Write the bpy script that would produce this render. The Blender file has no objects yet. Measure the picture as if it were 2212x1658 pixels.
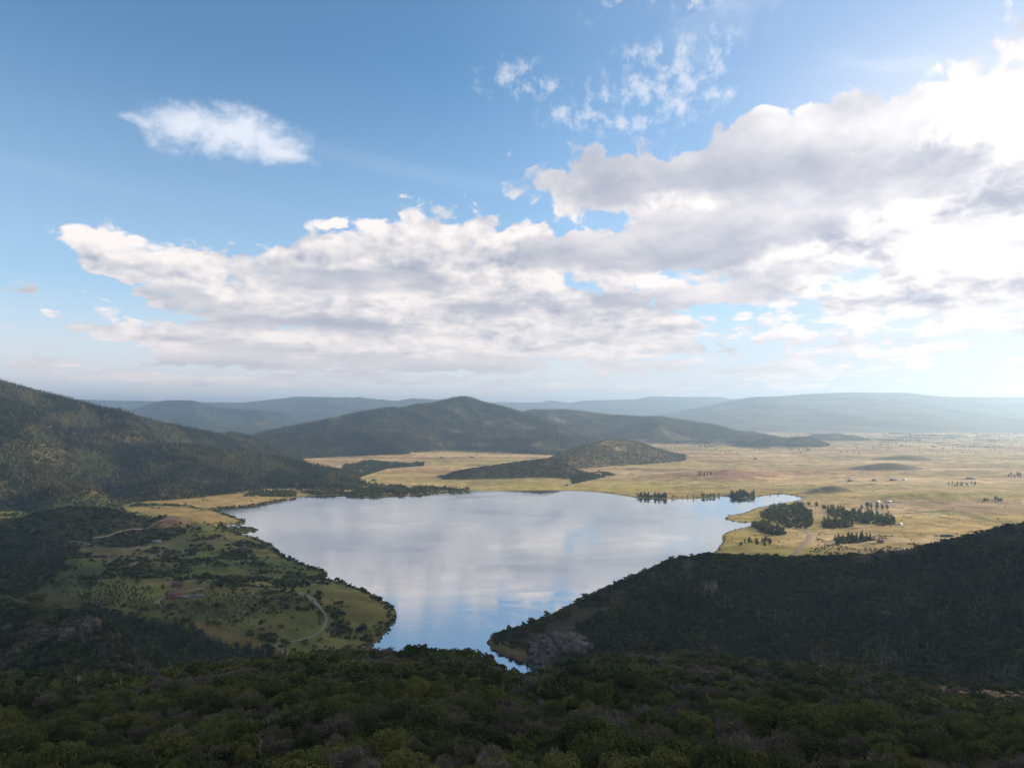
import bpy, bmesh, math, random
import numpy as np
from mathutils import Vector, Matrix

# ------------------------------------------------------------------ camera
CAM_Z = 300.0
F_PX = 1475.0            # focal length, in pixels of a 2212 x 1658 picture
YH = 885.0               # row of the true horizon in that picture
PITCH = math.atan((YH - 829.0) / F_PX)
SC = bpy.context.scene
cam_data = bpy.data.cameras.new("camera")
cam = bpy.data.objects.new("camera", cam_data)
SC.collection.objects.link(cam)
cam_data.sensor_width = 36.0
cam_data.lens = 36.0 * F_PX / 2212.0
cam_data.clip_start = 1.0
cam_data.clip_end = 200000.0
cam.location = (0, 0, CAM_Z)
cam.rotation_euler = (math.radians(90) + PITCH, 0, 0)
SC.camera = cam

def S(px, py):
    """photo position -> direction with forward component 1: (x/y, z/y)"""
    a = (px - 1106.0) / F_PX; b = (829.0 - py) / F_PX
    c, s = math.cos(PITCH), math.sin(PITCH)
    fy = c - b * s; fz = s + b * c
    return a / fy, fz / fy

# ------------------------------------------------------------------ sun, exposure
SUN_AZ = math.radians(66.0)     # clockwise from straight ahead (+Y)
SUN_EL = math.radians(17.0)
SUN_DIR = Vector((math.sin(SUN_AZ) * math.cos(SUN_EL), math.cos(SUN_AZ) * math.cos(SUN_EL), math.sin(SUN_EL)))
sd = bpy.data.lights.new("sun", 'SUN')
sd.energy = 5.0; sd.angle = math.radians(0.6); sd.color = (1.0, 0.83, 0.60)
sun = bpy.data.objects.new("sun", sd); SC.collection.objects.link(sun)
sun.rotation_euler = (-SUN_DIR).to_track_quat('-Z', 'Y').to_euler()
SC.view_settings.view_transform = 'Standard'
SC.view_settings.look = 'None'
SC.view_settings.exposure = 0.85
SC.view_settings.gamma = 1.0
SC.cycles.use_denoising = True
SC.cycles.max_bounces = 5
SC.cycles.diffuse_bounces = 2
SC.cycles.glossy_bounces = 2
SC.cycles.transparent_max_bounces = 8
SC.cycles.volume_bounces = 0

# ------------------------------------------------------------------ world: sky texture and clouds
class NG:
    def __init__(s, tree): s.t = tree; s.n = tree.nodes; s.l = tree.links
    def _in(s, sock, v):
        if hasattr(v, 'is_output'): s.l.new(v, sock)
        elif v is not None: sock.default_value = v
    def m(s, op, a, b=None, c=None, clamp=False):
        n = s.n.new('ShaderNodeMath'); n.operation = op; n.use_clamp = clamp
        for i, v in enumerate((a, b, c)):
            if v is not None: s._in(n.inputs[i], v)
        return n.outputs[0]
    def vm(s, op, a, b=None, out=0):
        n = s.n.new('ShaderNodeVectorMath'); n.operation = op
        s._in(n.inputs[0], a)
        if b is not None:
            if op == 'SCALE': s._in(n.inputs['Scale'], b)
            else: s._in(n.inputs[1], b)
        return n.outputs[out]
    def xyz(s, x, y, z=0.0):
        n = s.n.new('ShaderNodeCombineXYZ')
        for i, v in enumerate((x, y, z)): s._in(n.inputs[i], v)
        return n.outputs[0]
    def sep(s, v):
        n = s.n.new('ShaderNodeSeparateXYZ'); s.l.new(v, n.inputs[0]); return n.outputs
    def noise(s, vec, scale, detail=4, rough=0.5, lac=2.0, dist=0.0, dims='2D'):
        n = s.n.new('ShaderNodeTexNoise'); n.noise_dimensions = dims
        if vec is not None: s.l.new(vec, n.inputs['Vector'])
        n.inputs['Scale'].default_value = scale; n.inputs['Detail'].default_value = detail
        n.inputs['Roughness'].default_value = rough; n.inputs['Lacunarity'].default_value = lac
        n.inputs['Distortion'].default_value = dist
        return n.outputs['Fac']
    def mr(s, v, a, b, c=0.0, d=1.0, kind='LINEAR'):
        n = s.n.new('ShaderNodeMapRange'); n.interpolation_type = kind
        s.l.new(v, n.inputs['Value'])
        for k, x in (('From Min', a), ('From Max', b), ('To Min', c), ('To Max', d)): s._in(n.inputs[k], x)
        return n.outputs['Result']
    def mix(s, f, a, b, mode='MIX'):
        n = s.n.new('ShaderNodeMix'); n.data_type = 'RGBA'; n.blend_type = mode
        s._in(n.inputs[0], f)
        for i, v in ((6, a), (7, b)):
            if isinstance(v, tuple) and len(v) == 3: v = v + (1.0,)
            s._in(n.inputs[i], v)
        return n.outputs[2]
    def blob(s, vec, cx, cy, rx, ry, rot=0.0):
        n = s.n.new('ShaderNodeMapping'); n.vector_type = 'TEXTURE'
        s.l.new(vec, n.inputs[0])
        n.inputs['Location'].default_value = (cx, cy, 0)
        n.inputs['Rotation'].default_value = (0, 0, rot)
        n.inputs['Scale'].default_value = (rx, ry, 1)
        g = s.n.new('ShaderNodeTexGradient'); g.gradient_type = 'SPHERICAL'
        s.l.new(n.outputs[0], g.inputs[0])
        return g.outputs['Fac']

def AE(px, py):
    q, t = S(px, py)
    return math.atan(q), math.atan(t / math.hypot(1, q))

world = bpy.data.worlds.new("World"); SC.world = world; world.use_nodes = True
wt = world.node_tree; wt.nodes.clear(); G = NG(wt)
tc = wt.nodes.new('ShaderNodeTexCoord')
D = G.vm('NORMALIZE', tc.outputs['Generated'])
dx, dy, dz = G.sep(D)
A = G.m('ARCTAN2', dx, dy)
E = G.m('ARCSINE', dz)
Ec = G.m('MAXIMUM', E, 0.0)
AEv = G.xyz(A, E, 0.0)
gE = G.m('MULTIPLY', G.m('LOGARITHM', G.m('ADD', Ec, 0.075), math.e), 0.50)
P = G.xyz(A, gE, 0.0)
P2 = G.xyz(A, G.m('MULTIPLY', G.m('LOGARITHM', G.m('ADD', Ec, 0.05), math.e), 0.9), 3.3)

sky = wt.nodes.new('ShaderNodeTexSky'); sky.sky_type = 'NISHITA'
sky.sun_disc = False; sky.sun_elevation = SUN_EL; sky.sun_rotation = SUN_AZ
sky.altitude = 2000; sky.air_density = 1.0; sky.dust_density = 0.6; sky.ozone_density = 1.6
skyc = G.vm('MULTIPLY', sky.outputs[0], (0.128, 0.172, 0.180))

# cloud cover: soft ellipses (centre, radii, tilt in picture terms), torn by noise
COVER = [  # px, py, rx, ry, tilt(deg, + = rising to the right), weight
 (250,555,170,75,-24,1.0),(175,520,110,48,-14,.9),(380,605,230,75,-14,1.0),(470,585,170,70,-6,.85),
 (330,650,180,40,-10,.8),(580,645,310,82,-4,1.1),(760,580,230,110,6,1.2),(900,560,240,130,6,1.2),
 (1030,500,90,70,-32,.95),(1010,600,300,130,0,1.3),(1160,560,170,100,-20,1.1),(780,690,420,90,0,1.2),
 (330,722,240,40,-3,.95),(560,725,330,50,-3,.95),(800,760,620,70,0,1.1),(1150,690,480,110,-4,1.25),
 (1420,740,330,60,-12,.85),(1650,610,560,90,6,.8),(2000,660,560,110,4,.8),(1500,800,1000,50,0,.6),
 (1900,760,600,90,0,.6),(700,822,760,34,0,.75),(1400,836,900,26,0,.6),(500,845,500,16,0,.5),
 (1270,350,170,55,-12,.6),(1330,390,260,100,-4,1.15),(1550,400,380,115,0,1.3),(1750,355,380,110,10,1.3),
(1850,262,240,62,8,1.1),(1640,280,140,40,8,.85),(2070,330,320,180,14,1.3),(2230,260,240,190,14,1.2),(2500,250,500,320,0,1.2),
 (1420,530,300,90,4,1.2),(1750,480,520,130,8,1.4),(2150,450,420,160,8,1.3),(2500,600,500,300,0,1.0),
 (40,630,90,26,-12,.62),(90,790,130,20,0,.55),(130,816,180,18,0,.5),(30,745,90,14,0,.5),(175,748,60,16,0,.5),(-300,650,330,120,0,.9),(-700,500,400,150,0,1),
]
GREY = [
 (1500,340,480,85,3,1.0),(1750,330,330,90,12,.9),(1250,345,170,50,-14,.85),(1400,535,300,55,2,1.0),(1700,450,420,70,8,.9),
 (800,600,280,40,4,.65),(420,655,230,30,-10,.6),(600,690,380,34,-3,.5),(450,755,300,20,-2,.5),(900,800,760,40,0,.75),(500,770,360,20,-1,.5),(1050,655,260,40,0,.3),
 (40,622,80,16,0,.7),(1450,640,420,40,4,.55),(80,790,100,12,0,.6),(175,748,60,16,0,.9),(1700,760,700,50,0,.3),(2300,330,260,60,0,.3),
]
def field(spec, vec):
    acc = None
    for (px, py, rx, ry, tilt, w) in spec:
        a, e = AE(px, py)
        k = math.cos(a)
        b = G.blob(vec, a, e, rx / F_PX * 1.25 * k, ry / F_PX * 1.25, math.radians(tilt))
        b = G.m('MULTIPLY', b, w)
        acc = b if acc is None else G.m('SMOOTH_MAX', acc, b, 0.10)
    return acc
# warp the ellipse coordinates so no outline stays regular
wn = wt.nodes.new('ShaderNodeTexNoise'); wn.noise_dimensions = '2D'; wn.inputs['Scale'].default_value = 9.0; wn.inputs['Detail'].default_value = 3
wt.links.new(P, wn.inputs['Vector'])
wv = G.vm('SUBTRACT', wn.outputs['Color'], (0.5, 0.5, 0.5))
wv = G.vm('MULTIPLY', wv, (0.10, 0.05, 0.0))
AEw = G.vm('ADD', AEv, wv)
cov = field(COVER, AEw)
gry = field(GREY, AEw)

def cloudnoise(vec):
    w = wt.nodes.new('ShaderNodeTexNoise'); w.noise_dimensions = '2D'; w.inputs['Scale'].default_value = 14; w.inputs['Detail'].default_value = 3
    wt.links.new(vec, w.inputs['Vector'])
    wv = G.vm('SCALE', G.vm('SUBTRACT', w.outputs['Color'], (0.5,0.5,0.5)), 0.05)
    v = G.vm('ADD', vec, wv)
    n1 = G.noise(v, 9.0, 8, 0.60)
    vo = wt.nodes.new('ShaderNodeTexVoronoi'); vo.voronoi_dimensions = '2D'; vo.feature = 'F1'
    vo.inputs['Scale'].default_value = 26
    vo.inputs['Detail'].default_value = 1; vo.inputs['Roughness'].default_value = 0.6
    wt.links.new(v, vo.inputs['Vector'])
    puff = G.m('SUBTRACT', 0.55, vo.outputs['Distance'])
    return G.m('ADD', G.m('MULTIPLY', G.m('SUBTRACT', n1, 0.5), 2.4), G.m('MULTIPLY', puff, 0.55))
n0 = cloudnoise(P)
Pl = G.vm('ADD', P, (0.020, 0.028, 0.0))      # towards the light: right and up
n1 = cloudnoise(Pl)
cov = G.m('MAXIMUM', G.m('SUBTRACT', cov, 0.10), 0.0)
raw = G.m('ADD', G.m('MULTIPLY', cov, 1.35), G.m('MULTIPLY', n0, G.mr(cov, 0.0, 0.22, 0.12, 0.70)))
dens = G.mr(raw, 0.33, 0.58, 0, 1, 'SMOOTHSTEP')
gn = G.noise(P2, 5.0, 5, 0.55)
gm = G.m('MULTIPLY', G.mr(G.m('ADD', gry, G.m('MULTIPLY', G.m('SUBTRACT', gn, 0.5), 0.7)), 0.06, 0.42, 0, 1, 'SMOOTHSTEP'), 1.0)
def low_noise(v): return G.noise(G.vm('MULTIPLY', v, (1.0, 1.7, 1.0)), 4.5, 5, 0.5)
tier = G.m('SUBTRACT', low_noise(P), low_noise(G.vm('ADD', P, (0.02, 0.05, 0.0))))
relief = G.m('MULTIPLY', G.m('SUBTRACT', n0, n1), G.m('SUBTRACT', 1.0, G.m('MULTIPLY', gm, 0.75)))             # bright where the cloud thins towards the light
thick = G.mr(raw, 0.4, 1.5)
lightness = G.m('ADD', G.m('MULTIPLY', relief, 0.9), 0.84)
lightness = G.m('SUBTRACT', lightness, G.m('MULTIPLY', thick, 0.18))
lightness = G.m('SUBTRACT', lightness, G.m('MULTIPLY', gm, 0.46))
lightness = G.m('ADD', lightness, G.m('MULTIPLY', tier, 1.5))
lightness = G.m('SMOOTH_MAX', G.m('SMOOTH_MIN', lightness, 1.12, 0.25), -0.10, 0.3)
# glow of sunlit air and cloud around the sun
sdot = G.vm('DOT_PRODUCT', D, tuple(SUN_DIR), out=1)
near = G.mr(sdot, 0.36, 0.98, 0, 1, 'SMOOTHSTEP')
near2 = G.m('MULTIPLY', G.mr(sdot, 0.66, 0.90, 0, 1, 'SMOOTHSTEP'), G.mr(E, 0.34, 0.52, 1.0, 0.12, 'SMOOTHSTEP'))
dark = G.mix(near, (0.40, 0.43, 0.51), (0.56, 0.58, 0.66))
lit = G.mix(near, (0.88, 0.82, 0.80), (1.06, 1.0, 0.98))
lit = G.mix(near2, lit, (1.16, 1.11, 1.07))
cl = G.mix(lightness, dark, lit)
cl_n = wt.nodes[-1]
cl_n.clamp_factor = False
# pale air low down
low = G.mr(Ec, 0.0, 0.19, 1.0, 0.0, 'SMOOTHERSTEP')
air = G.mix(near, (0.98, 0.86, 0.80), (0.95, 0.89, 0.88))
skyc = G.mix(G.m('MULTIPLY', low, 0.93), skyc, air)
skyc = G.mix(G.mr(Ec, 0.05, 0.50, 0.42, 0.0, 'SMOOTHSTEP'), skyc, (0.62, 0.70, 0.80))
skyc = G.mix(G.m('MULTIPLY', near, 0.40), skyc, (0.60, 0.68, 0.84))
cl = G.mix(G.m('MULTIPLY', low, 0.45), cl, air)
# one ragged thin cloud, high on the left, trailing a streak to the right
thin = [(490,286,180,62,2,1.0),(400,280,110,50,4,.8),(570,300,110,46,0,.8),(600,330,120,18,-8,.6),(310,268,80,16,-8,.5)]
tcov = field(thin, G.vm('ADD', AEv, G.vm('MULTIPLY', wv, (0.5, 0.5, 0.0))))
tn = G.noise(G.vm('MULTIPLY', AEv, (1.0, 1.5, 1.0)), 14.0, 8, 0.62, dist=0.15)
tcov = G.m('MAXIMUM', G.m('SUBTRACT', tcov, 0.10), 0.0)
td = G.m('MULTIPLY', G.mr(tcov, 0.0, 0.15), 1.0)
td = G.m('MULTIPLY', td, G.mr(G.m('ADD', tcov, G.m('MULTIPLY', G.m('SUBTRACT', tn, 0.5), 1.7)), 0.02, 0.85, 0, 0.85, 'SMOOTHSTEP'))
skyc = G.mix(td, skyc, (0.80, 0.82, 0.90))
streak = field([(900,372,560,22,-8,1.0),(60,360,300,16,-6,.7),(1500,420,420,20,-3,.7)], AEv)
skyc = G.mix(G.m('MULTIPLY', G.m('SUBTRACT', streak, 0.1, clamp=True), 0.09), skyc, (0.75, 0.82, 0.92))
# high thin cloud
wisp = G.noise(G.vm('MULTIPLY', P, (1.0, 3.2, 1.0)), 3.0, 6, 0.6, dist=0.6)
wv2 = G.m('MULTIPLY', G.mr(wisp, 0.50, 0.80, 0, 1, 'SMOOTHSTEP'), G.mr(A, 0.0, 0.6, 0.0, 0.6))
skyc = G.mix(wv2, skyc, (0.85, 0.88, 0.95))
skyc = G.mix(G.m('MULTIPLY', near2, 0.62), skyc, (0.98, 0.96, 0.97))
# small ripples of high cloud, top centre
acov = G.m('MAXIMUM', G.m('SUBTRACT', field([(1150,172,120,44,-8,.8),(1400,190,190,95,18,.9),(1500,215,130,44,0,.8),(1240,255,100,34,0,.8),(1480,150,90,50,0,.7),(1350,262,120,40,0,.7),(1350,5,90,24,0,.7),(1520,8,70,22,0,.7)], AEw), 0.1), 0.0)
an = G.noise(AEv, 42.0, 5, 0.6)
ad = G.m('MULTIPLY', G.mr(acov, 0.0, 0.3), G.mr(G.m('ADD', an, G.m('MULTIPLY', acov, 0.25)), 0.50, 0.86, 0, 0.55, 'SMOOTHSTEP'))
skyc = G.mix(ad, skyc, G.mix(near, (0.78, 0.78, 0.82), (1.0, 0.98, 0.98)))
col = G.mix(dens, skyc, cl)
# even warm glow added overhead and behind, out of view, to lift the shade
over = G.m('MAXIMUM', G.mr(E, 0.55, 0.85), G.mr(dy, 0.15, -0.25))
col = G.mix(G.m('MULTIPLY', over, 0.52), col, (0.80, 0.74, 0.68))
gnd = G.mr(E, -0.02, -0.005)
col = G.mix(gnd, (0.05, 0.06, 0.05), col)
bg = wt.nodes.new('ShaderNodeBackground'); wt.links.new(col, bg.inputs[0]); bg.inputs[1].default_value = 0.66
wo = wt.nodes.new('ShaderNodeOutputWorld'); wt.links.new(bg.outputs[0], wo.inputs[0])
world.cycles.sampling_method = 'MANUAL'; world.cycles.sample_map_resolution = 1024

# ------------------------------------------------------------------ numeric noise
def _hash(ix, iy, seed):
    h = (ix.astype(np.int64) * 374761393 + iy.astype(np.int64) * 668265263 + seed * 974634777) & 0xffffffff
    h = ((h ^ (h >> 13)) * 1274126177) & 0xffffffff
    h = h ^ (h >> 16)
    return (h & 0xffffff) / float(0xffffff)
def vnoise(x, y, seed=0):
    xi = np.floor(x); yi = np.floor(y); fx = x - xi; fy = y - yi
    fx = fx * fx * fx * (fx * (fx * 6 - 15) + 10); fy = fy * fy * fy * (fy * (fy * 6 - 15) + 10)
    a = _hash(xi, yi, seed); b = _hash(xi + 1, yi, seed); c = _hash(xi, yi + 1, seed); d = _hash(xi + 1, yi + 1, seed)
    return (a + (b - a) * fx) * (1 - fy) + (c + (d - c) * fx) * fy
def fbm(x, y, octs=4, seed=0, gain=0.5, ridged=False):
    t = 0; amp = 1; tot = 0
    for o in range(octs):
        n = vnoise(x + 17.3 * o, y - 9.1 * o, seed + o) * 2 - 1
        if ridged: n = 1 - 2 * np.abs(n)
        t = t + n * amp; tot += amp; amp *= gain
        x, y = (x * 1.6 - y * 1.2) * 1.03, (x * 1.2 + y * 1.6) * 1.03
    return t / tot
def sstep(a, b, x):
    t = np.clip((x - a) / (b - a), 0, 1); return t * t * (3 - 2 * t)

# ------------------------------------------------------------------ lake outline (picture points carried onto the level of the water)
SHORE_PX = [(804,1392),(835,1364),(856,1339),(858,1318),(832,1298),(786,1273),(719,1250),(700,1252),(690,1250),(697,1246),(708,1242),(705,1235),
 (685,1229),(650,1215),(619,1203),(598,1184),(569,1166),(545,1160),(527,1158),(510,1153),(526,1148),(548,1146),(563,1144),(548,1141),(520,1140),(492,1140),(474,1136),
 (500,1133),(531,1130),(530,1124),(514,1119),(497,1113),(481,1108),(461,1100),(503,1096),(562,1090),(615,1081),(643,1072),(703,1070),
 (744,1070),(775,1073),(807,1075),(850,1071),(888,1070),(925,1065),(958,1063),(990,1062),(1021,1059),(1043,1060),(1113,1060),(1180,1059),(1236,1059),(1306,1064),(1359,1072),(1376,1076),(1434,1078),
 (1519,1077),(1572,1071),(1585,1075),(1610,1077),(1624,1075),(1660,1069),(1694,1066),(1740,1076),(1722,1080),(1700,1085),(1670,1090),(1631,1097),(1622,1103),(1600,1109),(1575,1114),(1562,1119),(1580,1125),(1599,1128),(1636,1128),
 (1625,1134),(1590,1143),(1566,1150),(1558,1160),(1561,1172),(1545,1190),(1510,1225),(1440,1262),(1320,1310),(1220,1350),(1120,1372),
 (1060,1381),(1050,1385),(1056,1394),(1075,1402),(1106,1412),(1150,1424),(1197,1420),(1215,1428),(1200,1440),(1150,1470),(1060,1500),(950,1500),(840,1450),(790,1420)]
def flat(px, py, z=0.0):
    q, t = S(px, py); y = (z - CAM_Z) / t
    return q * y, y
SHORE = np.array([flat(*p) for p in SHORE_PX])
# cut the corners once, then let fine noise fray the line
def chaikin(P, n=1):
    for _ in range(n):
        Q = np.roll(P, -1, 0); P = np.stack([P * .75 + Q * .25, P * .25 + Q * .75], 1).reshape(-1, 2)
    return P
SHORE = chaikin(SHORE, 1)
def shore_sd(x, y):
    """signed distance to the shoreline: positive on land"""
    shp = x.shape; x = x.ravel(); y = y.ravel()
    out = np.full(x.shape, 1e9); ins = np.zeros(x.shape, bool)
    x0, y0 = SHORE.min(0) - 900; x1, y1 = SHORE.max(0) + 900
    m = (x > x0) & (x < x1) & (y > y0) & (y < y1)
    xm, ym = x[m], y[m]; d2 = np.full(xm.shape, 1e18); im = np.zeros(xm.shape, bool)
    Q = np.roll(SHORE, -1, 0)
    for (ax, ay), (bx, by) in zip(SHORE, Q):
        ex, ey = bx - ax, by - ay; L = ex * ex + ey * ey + 1e-9
        t = np.clip(((xm - ax) * ex + (ym - ay) * ey) / L, 0, 1)
        d2 = np.minimum(d2, (xm - ax - t * ex) ** 2 + (ym - ay - t * ey) ** 2)
        c = ((ay > ym) != (by > ym)) & (xm < (bx - ax) * (ym - ay) / (by - ay + 1e-12) + ax)
        im ^= c
    d = np.sqrt(d2); out[m] = np.where(im, -d, d)
    out[~m] = 900 + 0 * out[~m]
    return out.reshape(shp)

# ------------------------------------------------------------------ hills: crest line (picture x, picture y, distance ahead, optional height), widths of the front and back slopes
HILLS = [
 # big wooded mountain at the left
 dict(n='mountain', r=[(-900,700,2500),(-300,770,2600),(0,824,2800),(42,836,2850),(148,864,3000),(218,883,3150),(309,904,3300),(369,919,3450),(457,936,3700),(520,947,3900),(633,974,4300),(724,990,4700),(770,1000,4800,0)], wf=1080, wb=1500, p=1.15, nz=140, ns=640, wood=1),
 dict(n='spur', r=[(150,1000,2600,0),(230,985,2650,60),(300,970,2700),(380,962,2750),(422,964,2800),(527,976,2900),(615,990,3000),(685,1007,3100),(735,1031,3100,30),(770,1050,3050,0)], wf=560, wb=330, p=1.05, nz=46, ns=330, wood=1),
 dict(n='lowspur', r=[(-300,930,2150),(0,962,2250),(70,976,2300),(141,993,2350),(211,1011,2400),(253,1032,2400,30),(300,1048,2400,0)], wf=420, wb=330, p=1.1, nz=26, ns=230, wood=1),
 # low dark hills on the left bank
 dict(n='h1', r=[(-300,1180,1450),(0,1141,1500),(70,1110,1520),(151,1094,1540),(246,1103,1560),(316,1121,1590),(345,1135,1600,0)], wf=200, wb=300, p=1.2, nz=6, ns=90, wood=.7),
 dict(n='h2', r=[(60,1062,1950,0),(95,1050,1980),(150,1047,2000),(218,1059,2020),(260,1068,2040,0)], wf=200, wb=260, p=1.2, nz=5, ns=90, wood=.7),
 dict(n='mound', r=[(290,1135,1560,10),(330,1118,1580),(369,1111,1600),(420,1118,1620),(490,1132,1650,4)], wf=150, wb=260, p=1.2, nz=4, ns=70, wood=.2),
 # rocky shoulder at the left edge
 dict(n='shoulder', r=[(-500,1230,800),(0,1298,770),(60,1308,740),(130,1318,700),(205,1332,670),(260,1368,650),(330,1412,620,68),(420,1450,590,42),(520,1480,570,15),(600,1500,560,0)], wf=260, wb=210, p=1.0, nz=7, ns=80, wood=.8),
 # peninsula mounds
 dict(n='penin', r=[(440,1330,930,10),(560,1308,930,24),(640,1290,960,26),(720,1268,1000,16),(790,1285,980,9),(850,1310,960,0)], wf=200, wb=160, p=1.2, nz=3, ns=60, wood=.2),
 # butte in the middle distance
 dict(n='butte', r=[(480,952,4700,0),(527,944,4900),(580,929,5000),(668,913,5200),(691,910,5250),(761,895,5400),(825,883,5500),(881,880,5600),(902,871,5700),(948,868,5800),(972,861,5850),(1007,855,5900),(1043,867,5850),(1095,880,5750),(1130,890,5700),(1176,908,5600),(1218,926,5500),(1270,950,5400),(1330,975,5300,0)], wf=1250, wb=1500, p=1.25, nz=110, ns=620, wood=1),
 dict(n='butte2', r=[(1040,905,7000,0),(1100,893,7000),(1148,885,7000),(1218,885,7000),(1306,894,7000),(1376,899,6900),(1434,901,6800),(1487,909,6700),(1550,919,6500),(1592,932,6300),(1680,947,6000),(1740,965,5800,0)], wf=1100, wb=1300, p=1.2, nz=90, ns=560, wood=.9),
 dict(n='low1', r=[(1560,962,5400,0),(1620,953,5400),(1652,947,5400),(1690,947,5400),(1726,941,5400),(1768,953,5400),(1800,966,5400,0)], wf=300, wb=600, p=1.2, nz=14, ns=200, wood=1),
 dict(n='low2', r=[(1700,948,6500,0),(1761,940,6500),(1807,938,6500),(1856,946,6500),(1900,955,6400,0)], wf=400, wb=700, p=1.2, nz=14, ns=220, wood=1),
 # brush-covered ridge that comes down to the lake's far shore
 dict(n='knoll', r=[(940,1040,2950,0),(969,1029,2980),(1007,1014,3000),(1078,1003,3050),(1165,991,3100),(1195,989,3120),(1218,1000,3050),(1245,1022,3000,20),(1270,1040,2980,0)], wf=170, wb=420, p=1.2, nz=6, ns=110, wood=.8),
 dict(n='knoll2', r=[(1150,992,3600,0),(1201,981,3700),(1253,964,3900),(1290,953,4050),(1324,946,4150),(1360,951,4200),(1394,958,4250),(1429,974,4250),(1480,990,4200,0)], wf=650, wb=600, p=1.25, nz=14, ns=180, wood=.7),
 # small knolls on the plain
 dict(n='k3', r=[(1820,1013,3350,0),(1838,1010,3380,10),(1880,1002,3400),(1926,997,3420),(1960,1004,3420),(1990,1015,3400,0)], wf=130, wb=330, p=1.2, nz=3, ns=90, wood=.8),
 dict(n='k4', r=[(1740,1062,2450,0),(1765,1053,2470),(1800,1044,2480),(1822,1050,2480,18),(1850,1060,2470,0)], wf=90, wb=200, p=1.2, nz=2, ns=60, wood=.8),
 dict(n='k5', r=[(1870,990,4000,0),(1933,984,4050),(1980,985,4050),(2020,994,4000,0)], wf=200, wb=400, p=1.2, nz=3, ns=90, wood=.8),
 dict(n='k6', r=[(1830,1068,2250,0),(1950,1066,2270),(2060,1062,2300),(2160,1064,2330,8),(2330,1060,2350,0)], wf=110, wb=500, p=1.2, nz=3, ns=90, wood=0),
 dict(n='k7', r=[(1350,1030,2900,0),(1480,1018,3000),(1600,1012,3000),(1720,1022,3000,0)], wf=300, wb=500, p=1.2, nz=3, ns=120, wood=0),
 # far mesas
 dict(n='mesa1', r=[(-600,860,15000),(151,862,14500),(246,865,14500),(327,866,14500),(400,868,14500),(524,869,14000),(590,862,14000),(619,859,13800),(633,856,13800),(703,857,13600),(778,861,13500),(796,862,13500),(853,868,13300),(888,862,13300),(951,864,13200),(1020,872,13000),(1100,890,13000,0)], wf=4200, wb=5000, p=1.1, nz=190, ns=1500, wood=1),
 dict(n='mesa2', r=[(200,905,10000,0),(274,890,9800),(316,873,9800),(355,864,9800),(415,864,9600),(443,871,9600),(475,880,9500),(560,884,9300),(620,893,9200),(700,910,9000,0)], wf=2600, wb=3000, p=1.2, nz=150, ns=1000, wood=1),
 dict(n='range', r=[(950,880,19000),(1057,871,19000),(1071,868,19000),(1130,869,19000),(1160,869,19000),(1187,864,19000),(1210,867,19000),(1232,870,19000),(1253,865,19000),(1376,862,19000),(1398,856,19000),(1469,857,19000),(1557,857,19000),(1590,863,19000),(1700,870,19000)], wf=4500, wb=6000, p=1.1, nz=90, ns=1800, wood=1),
 dict(n='bigright', r=[(1330,905,14000,0),(1434,892,14000),(1504,880,14000),(1557,869,14000),(1592,861,14000),(1631,857,13800),(1687,855,13600),(1750,850,13500),(1838,847,13500),(1961,848,13500),(2014,854,13500),(2060,857,13500),(2212,857,13500),(2700,852,13500),(3300,845,13500)], wf=5600, wb=6000, p=1.5, nz=170, ns=1400, wood=.85),
 # dark hill at the right, falling to the narrow end of the lake
 dict(n='right', r=[(1040,1388,905,0),(1062,1366,912),(1100,1352,925),(1150,1338,940),(1224,1308,965),(1300,1273,990),(1380,1240,1020),(1440,1215,1050),(1480,1206,1070),(1540,1199,1085),(1640,1203,1085),(1760,1206,1080),(1860,1201,1070),(1950,1189,1050),(2040,1170,1020),(2110,1152,990),(2160,1138,960),(2212,1131,940),(2400,1060,900),(2800,960,850),(3400,800,800)], wf=330, wb=170, p=1.0, nz=15, ns=130, wood=1),
]
# crest of the slope the camera looks down on
FORE = [(-1200,1440,330),(-200,1452,300),(120,1466,285),(345,1470,270),(387,1446,290),(492,1436,305),(598,1422,325),(690,1408,335),(797,1398,345),(880,1404,345),(937,1404,345),(1025,1408,350),(1071,1438,345),(1113,1456,335),(1150,1462,335),(1184,1458,345),(1240,1434,370),(1300,1414,400),(1434,1412,440),(1593,1420,450),(1751,1440,440),(1927,1462,420),(2100,1478,430),(2300,1490,430),(3300,1500,430)]
def smooth_line(qs, ys, zs, w):
    n = int((qs[-1] - qs[0] + 6 * w) / 0.002) + 2
    g = np.linspace(qs[0] - 3 * w, qs[-1] + 3 * w, n); k = np.exp(-0.5 * (np.arange(-3 * w, 3 * w + 1e-9, g[1] - g[0]) / w) ** 2); k /= k.sum()
    out = []
    for v in (ys, zs):
        u = np.interp(g, qs, v); p = np.pad(u, len(k) // 2, mode='edge'); out.append(np.convolve(p, k, 'valid')[:n])
    return g, out[0], out[1]
for h in HILLS:
    qs, ys, zs = [], [], []
    h['y0'] = h['r'][0][2]
    for p in h['r']:
        q, t = S(p[0], p[1]); qs.append(q); ys.append(p[2]); zs.append(p[3] if len(p) > 3 else CAM_Z + p[2] * t)
    h['q'], h['y'], h['z'] = smooth_line(qs, ys, zs, 0.003 if h['y0'] > 6000 else (0.008 if h['y0'] > 4600 else 0.014))
fq = np.array([S(p[0], p[1])[0] for p in FORE]); fy = np.array([float(p[2]) for p in FORE])
fz = np.array([CAM_Z + p[2] * S(p[0], p[1] + 9)[1] for p in FORE])
fq, fy, fz = smooth_line(fq, fy, fz, 0.010)

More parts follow.
